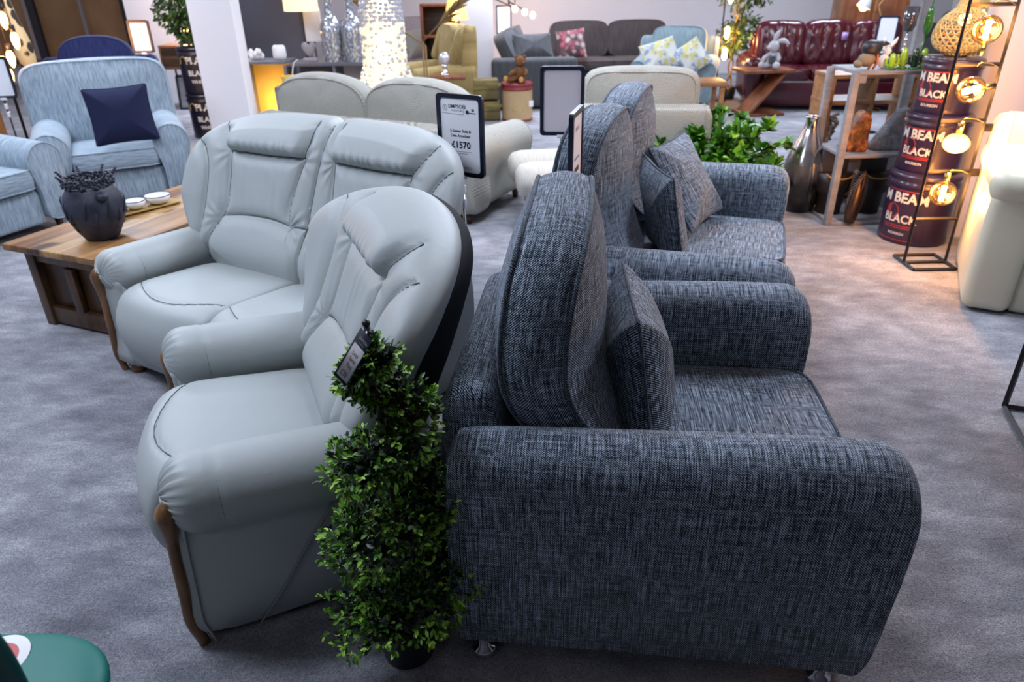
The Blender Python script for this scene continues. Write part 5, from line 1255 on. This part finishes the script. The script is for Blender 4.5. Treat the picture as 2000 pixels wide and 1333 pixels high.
for k, (z, mt, lb) in enumerate([(0, 'crate', 'lower olive wooden crate beside the teddy bear drum'), (.245, 'crate', 'upper olive wooden crate, stacked, beside the teddy bear drum')]):
    b = empty('wooden_crate', (-.27, 8.98, z), 4, lb, 'crate', 'stacked olive crates'); M().rbox((0, 0, .115), (.32 - .03 * k, .26, .22), .006).build('body', MT['crate'], b, sharp=40)
    for q in (.06, .16): M().rbox((0, -.135, q), (.33 - .03 * k, .012, .075), .003).build('slat', MT['crate'], b, sharp=40)
    M().tube(cr([(.165 - .015 * k, -.05, .15), (.20, -.02, .16), (.20, .04, .16), (.165 - .015 * k, .06, .15)], 4), .007, 6).build('rope_handle', MT['bamboo'], b)
MT['reddrum'] = plain('red_drum', (.20, .02, .02), .4); MT['tandrum'] = plain('tan_label', (.46, .32, .16), .6, var=.2)
def scene_lbl(m, wrap, R_, H_):
    w2 = wrap(.32 * H_); K = 16; m.add([w2(Vector((-.02 + .07 * cos(2 * pi * k / 24), .05 * sin(2 * pi * k / 24), 0))) for k in range(24)], [tuple(range(24))], mi=2)
rd = drum('red_drum', (.105, 8.95, 0), 8, .185, .44, MT['tandrum'], [], 'tan and red storage drum with a teddy bear sitting on it', scene_lbl, lid_mt=MT['reddrum'])
M().box((.12, -.155, .20), (.055, .004, .07), T=TR(rz=12)).build('price_label', MT['white_glaze'], rd, smooth=False); m = M(); m.lathe([(.187, 0), (.188, .02), (.183, .025)], 40, caps=False); m.build('bottom_band', MT['reddrum'], rd)
# teddy bear
MT['fur'] = N('brown_fur'); _f2 = MT['fur']; _ff = _f2.noise(_f2.coord(), 60, 4); _f2.col(_f2.ramp(_ff, [(.3, (.10, .035, .010)), (.7, (.26, .11, .03))])); _f2.b.inputs['Roughness'].default_value = .9; _f2.bump(_ff, .9, .02); MT['fur'] = _f2.m; MT['paw'] = plain('golden_paw', (.50, .26, .06), .8)
td = empty('teddy_bear', (.115, 8.93, .44), 0, 'brown teddy bear sitting on the red-lidded drum', 'teddy bear')
m = M(); m.ball((.03, 0, .09), (.075, .065, .09), 12); m.ball((.03, -.01, .225), (.065, .06, .062), 12); m.ball((.06, -.05, .21), (.03, .03, .025), 8); m.tube([(-.02, -.02, .13), (-.07, -.06, .10), (-.10, -.09, .08)], [.03, .028, .02], 8); m.tube([(.08, -.02, .13), (.10, -.07, .10), (.07, -.10, .08)], [.03, .028, .02], 8)
m.tube([(-.01, -.02, .04), (-.08, -.07, .035), (-.13, -.10, .04)], [.04, .035, .03], 8); m.tube([(.06, -.02, .04), (.05, -.09, .035), (.04, -.14, .035)], [.04, .036, .034], 8); m.build('body', MT['fur'], td)
for x in (-.02, .08): M().ball((x, 0, .275), .022, 7).build('ear', MT['fur'], td)
for p in ((-.145, -.108, .045), (.037, -.158, .038)): M().ball(p, (.026, .012, .034), 8).build('paw_pad', MT['paw'], td)
M().ball((.075, -.08, .212), .009, 6).build('nose', MT['black'], td)

# ================================================================ corner sofa group
cs2 = sofa('corner_sofa', (1.42, 11.35), -88, 1.95, .95, MT['brownsofa'], 'dark taupe and charcoal corner sofa against the back wall', 'sofa', n=2, seat=.45, arm=.60, aw=.20, back=.93, frame=.72, arms=(0, 1), lean=12)
m = M(); m.rbox((.55, -.05, .0), (0.01, .01, .01), .001)
L2 = M(); L2.rbox((0, 0, .22), (1.3, .95, .40), .05, seg=4); o = L2.build('chaise_base', MT['greysofa'], cs2); o.location = (.92, -1.15, 0)
L2 = M(); L2.rbox((0, 0, .33), (.20, 1.10, .60), .06, seg=5); o = L2.build('end_panel', MT['greysofa'], cs2); o.location = (1.62, -1.14, 0)
for k, (x, y, rz_, rx_) in enumerate([(1.22, -1.42, 75, -28), (.62, -1.32, 80, -15)]):
    boxcush(MT['greysofa'], .36, .23, .14, .05, p=4, name='back_cushion', parent=cs2, T=TR(x, y, .70, rz=rz_) @ Matrix.Rotation(radians(rx_), 4, 'Y'), pipe=.005)
def flowermat():
    n = N('floral_print'); v = n.n('ShaderNodeTexVoronoi'); v.inputs['Scale'].default_value = 14; n.l(n.coord('UV'), v.inputs['Vector'])
    n.col(n.mix(n.math('MULTIPLY', v.outputs['Distance'], 1.2), n.ramp(v.outputs['Color'], [(0, (.55, .10, .16)), (.35, (.70, .55, .50)), (.6, (.10, .04, .05)), (1, (.75, .45, .48))], 'CONSTANT'), (.06, .03, .03))); n.b.inputs['Roughness'].default_value = .7; return n.m
scatter('scatter_cushion', .20, .20, .07, flowermat(), (.90, 10.85, .68), 6, -20, -90, 'pink and white floral cushion on the taupe corner sofa', 'cushion')
scatter('scatter_cushion', .26, .17, .08, MT['greysofa'], (.33, 9.88, .74), 0, -30, -75, 'long charcoal cushion lying on the near end of the corner sofa', 'cushion')
# pipe floor lamp with bulbs and sign
pf = empty('pipe_lamp', (.03, 11.9, 0), 0, 'black pipe floor lamp with several warm bulbs by the white column', 'floor lamp'); m = M(); m.cyl((0, 0, 0), (0, 0, 1.75), .014); m.cyl((-.02, 0, 1.16), (-.30, 0, 1.28), .010); m.cyl((0, 0, 1.40), (.09, 0, 1.40), .01); m.cyl((.09, 0, 1.40), (.09, 0, 1.18), .008); m.cyl((0, 0, 1.20), (.2, 0, 1.10), .010); m.build('frame', MT['blackmetal'], pf); M().lathe([(.14, 0), (.14, .015), (0, .02)], 20).build('base', MT['blackmetal'], pf)
for p in ((.09, 0, 1.10), (.36, 0, 1.01), (-.33, 0, 1.30), (.24, 0, 1.055)): M().ball(p, (.042, .042, .05), 8).build('bulb', MT['edison'], pf)
ld = bpy.data.lights.new('pipe_lamp_light', 'POINT'); ld.energy = 22; ld.color = (1, .5, .22); ld.shadow_soft_size = .1; lo = bpy.data.objects.new('pipe_lamp_light', ld); C.objects.link(lo); lo.location = (.2, 11.7, 1.1)
sign(tuple(A(984, 39, 11.7)), 8, 'black framed sign in front of the pipe floor lamp', w_=.23, h_=.40, pcol='black')
# light blue sofa
sofa('duck_egg_armchair', (2.20, 9.95), -108, 1.05, .85, MT['ltblue'], 'duck egg blue armchair with two patterned cushions beside the bulb lamp', 'armchair', n=1, seat=.42, arm=.60, aw=.18, back=.93, frame=.8, lean=12)
def lemon():
    n = N('lemon_check'); ch_ = n.n('ShaderNodeTexVoronoi', distance='MANHATTAN'); ch_.inputs['Scale'].default_value = 20; n.l(n.coord('UV', (1, 1, 1), (0, 0, .6)), ch_.inputs['Vector'])
    n.col(n.ramp(ch_.outputs['Color'], [(0, (.50, .46, .18)), (.3, (.50, .52, .50)), (.55, (.22, .29, .40)), (.75, (.52, .52, .48))], 'CONSTANT')); n.b.inputs['Roughness'].default_value = .8; return n.m
MT['lemon'] = lemon()
scatter('scatter_cushion', .22, .20, .07, MT['lemon'], tuple(A(1290, 108, 9.45)), 20, -35, -100, 'yellow and blue patterned cushion on the left of the duck egg armchair', 'cushion')
scatter('scatter_cushion', .19, .19, .07, MT['lemon'], tuple(A(1350, 112, 9.40)), 35, -30, -100, 'yellow and blue patterned cushion tilted on its corner, right of its pair', 'cushion')
o = M().rbox((0, 0, .48), (.75, .40, .05), .008).build('coffee_table', MT['shelfwood'], sharp=40); o.location = (2.02, 8.35, 0); tag(o, 'low wooden table end showing behind the cream armchair', 'table')
for x in (-.33, .33):
    for y in (-.16, .16): M().rbox((x, y, .23), (.05, .05, .46), .005).build('leg', MT['shelfwood'], o, sharp=40)
# curly tree and hanging bulb lamp
random.seed(14)
twigtree('ficus_tree', (3.02, 10.25, 0), 'twisted-trunk ficus tree in a black pot between the blue and the red seating', 1.6, [((0, 0, .78), .24), ((.12, 0, .88), .22), ((.05, 0, 1.42), .34), ((.30, 0, 1.38), .20)], MT['treeleaf'], n=420, ln=(.06, .10), helix=.03, pr=.11)
bl = empty('bulb_floor_lamp', (2.88, 10.12, 0), 0, 'slim black floor lamp with hanging tubular bulbs in front of the ficus tree', 'floor lamp')
M().cyl((-.07, 0, 0), (-.07, 0, 1.30), .010).build('pole', MT['blackmetal'], bl); M().cyl((-.13, .02, 0), (-.13, .02, .9), .008).build('pole', MT['blackmetal'], bl); M().rbox((-.07, 0, .01), (.26, .2, .02), .004).build('base', MT['blackmetal'], bl)
M().tube(cr([(-.07, 0, .86), (-.05, 0, .97), (.0, 0, 1.0), (.0, 0, .95)], 4), .006, 6).build('hook', MT['blackmetal'], bl)
for z in (.86, .60, 1.28): M().lathe([(.012, .07), (.034, .05), (.034, -.05), (.01, -.085), (0, -.086)], 12, TR(0, 0, z)).build('bulb', MT['edison'], bl)
ld = bpy.data.lights.new('bulb_lamp_light', 'POINT'); ld.energy = 14; ld.color = (1, .46, .15); ld.shadow_soft_size = .06; lo = bpy.data.objects.new('bulb_lamp_light', ld); C.objects.link(lo); lo.location = (2.88, 9.98, .8)

# ================================================================ oxblood buttoned sofa
def chester(a_, b_):
    def f(t):
        u, v = se(a_, b_, 2.8)(t); return (u, v)
    return f
rs = empty('red_leather_sofa', (4.05, 9.55, 0), -98, 'oxblood leather buttoned three-seater sofa on the far right', 'sofa')
R_ = MT['redleather']; W_ = 2.15
M().rbox((0, 0, .22), (.80, W_ - .2, .32), .05, seg=4).build('base', R_, rs)
for s in range(3):
    yc = (s - 1) * .58; boxcush(R_, .29, .30, .11, .03, outline=se(.30, .288, 8), name='seat_cushion', parent=rs, T=Matrix.Translation((.10, yc, .43)) @ SW, pipe=.006)
    def dsp(u, v, m):
        x = 0
        for bu in (-.2, -.067, .067, .2):
            x -= .022 * gauss(u - bu, .014) * (.6 + .4 * cos(v * 40)) * min(1, (1 - m) * 6)
        return x + .012 * noise.noise(Vector((u * 14, v * 5, s)))
    m = M(); m.pad(lambda t: (lambda q: (q[0], q[1] * (1 + (.08 - .04 * abs(s - 1)) * cos(q[0] / .31 * pi / 2)) if q[1] > 0 else q[1]))(se(.31, .27, 6)(t)), .10, .06, disp=dsp, N=80, K=26, T=TR(-.27, yc, .73, ry=-12)); m.build('back_cushion', R_, rs)
M().rbox((-.38, 0, .48), (.16, W_ - .3, .80), .07, seg=5).build('back_frame', R_, rs)
for sg in (-1, 1):
    m = M(); rings = []
    for x in (-.40, -.38, -.1, .2, .38, .42, .43):
        k = {-.40: .8, .43: .5, .42: .85}.get(x, 1); rings.append([(x, sg * (W_ / 2 - .12) + .13 * k * cos(q), .50 + .13 * k * sin(q)) if sin(q) > -.5 else (x, sg * (W_ / 2 - .12) + .10 * k * (1 if cos(q) > 0 else -1) * min(1, abs(cos(q)) * 1.6), .06 + (.38) * (1 + sin(q)) / .5 * .9) for q in [2 * pi * j / 30 + .1 for j in range(30)]])
    m.loft(rings); m.build('armrest', R_, rs)
o = M(); o.box((0, 0, 0), (.012, .07, .09)); o.build('hang_tag', plain('tag_print', (.35, .25, .55), .4, var=.6), rs).location = (-.10, .16, .83)
ztable((3.08, 9.10), 8, 'Z-shaped side table with a rabbit plush on it, before the red sofa', .62, .42, .53)
# rabbit plush
MT['plush'] = plain('grey_plush', (.46, .45, .47), .95, var=.15); rp = empty('rabbit_plush', (3.16, 9.08, .53), -20, 'grey plush rabbit with floppy ears sitting on the Z-shaped table', 'soft toy')
m = M(); m.ball((0, 0, .10), (.065, .055, .095), 12); m.ball((.0, -.02, .245), (.065, .06, .065), 12); m.ball((-.045, -.05, .235), (.03, .03, .026), 8); m.tube([(-.03, -.02, .16), (-.09, -.05, .12), (-.10, -.08, .08)], [.026, .024, .022], 8); m.tube([(.05, -.02, .16), (.08, -.07, .12), (.07, -.09, .09)], [.026, .024, .022], 8)
m.tube([(-.02, -.02, .04), (-.10, -.08, .04)], [.036, .034], 8); m.ball((-.11, -.09, .045), .038, 8); m.tube([(.04, -.02, .04), (.06, -.10, .04)], [.036, .034], 8); m.ball((.06, -.11, .045), .042, 8); m.build('body', MT['plush'], rp)
for pts in (((.0, 0, .30), (.02, 0, .37), (.045, 0, .42)), ((.03, 0, .29), (.10, -.01, .31), (.17, -.02, .27))): M().tube(cr(pts, 4), [.018, .022, .026, .028, .03, .026, .02, .014, .008], 8).build('ear', MT['plush'], rp)
M().rbox((0, -.055, .10), (.07, .03, .09), .02).build('waistcoat', MT['greysofa'], rp)
# sign, mirror lamp, wooden cabinet behind the red sofa
sign(tuple(A(1731, 66, 7.9)), -10, 'pale sign card in a thin black frame before the oxblood sofa', w_=.20, h_=.34, pcol='black')
wcab = empty('tall_cabinet', (5.05, 10.9, 0), -10, 'tall amber wooden cabinet behind the oxblood sofa', 'cabinet'); M().rbox((0, 0, .85), (.9, .45, 1.7), .01).build('body', MT['shelfwood'], wcab, sharp=40)
for x in (-.2, .22): M().rbox((x, -.235, .9), (.38, .02, 1.4), .004).build('door', MT['redwood'], wcab, sharp=40)
al = empty('arc_lamp', tuple(G(1698, 215, 0)), 0, 'brass arc floor lamp with a white cone shade in front of the red sofa', 'floor lamp')
p1 = A(1702, 80, al.location.y) - al.location; p2_ = A(1712, 10, al.location.y) - al.location; p3 = A(1690, 6, al.location.y) - al.location
M().tube([(0, 0, 0), (0, 0, p2_.z * .7), (p2_.x + .03, 0, p2_.z), (p2_.x + .10, 0, p2_.z + .1)], .010, 8).build('pole', MT['brass'], al); M().lathe([(.13, 0), (.13, .015), (0, .02)], 24).build('base', MT['brass'], al)
m = M(); m.lathe([(.085, -.05), (.05, .05), (.02, .08), (0, .08)], 20, TR(p3.x, 0, p3.z, ry=20), caps=False); m.build('lamp_shade', MT['white_glaze'], al); M().ball((p3.x - .01, 0, p3.z - .04), .05, 8).build('bulb', MT['edison'], al)
# grey armchair seen through the ladder lamp
sofa('slate_armchair', tuple(G(1860, 160, 0))[:2], -100, .95, .85, MT['greysofa'], 'slate grey armchair seen behind the woven lanterns', 'armchair', n=1, back=.98, frame=.8)
sofa('brown_armchair', (5.1, 8.3), 172, 1.2, .9, MT['redleather'], 'brown leather armchair partly hidden behind the display unit', 'armchair', n=1, back=.98, frame=.85)
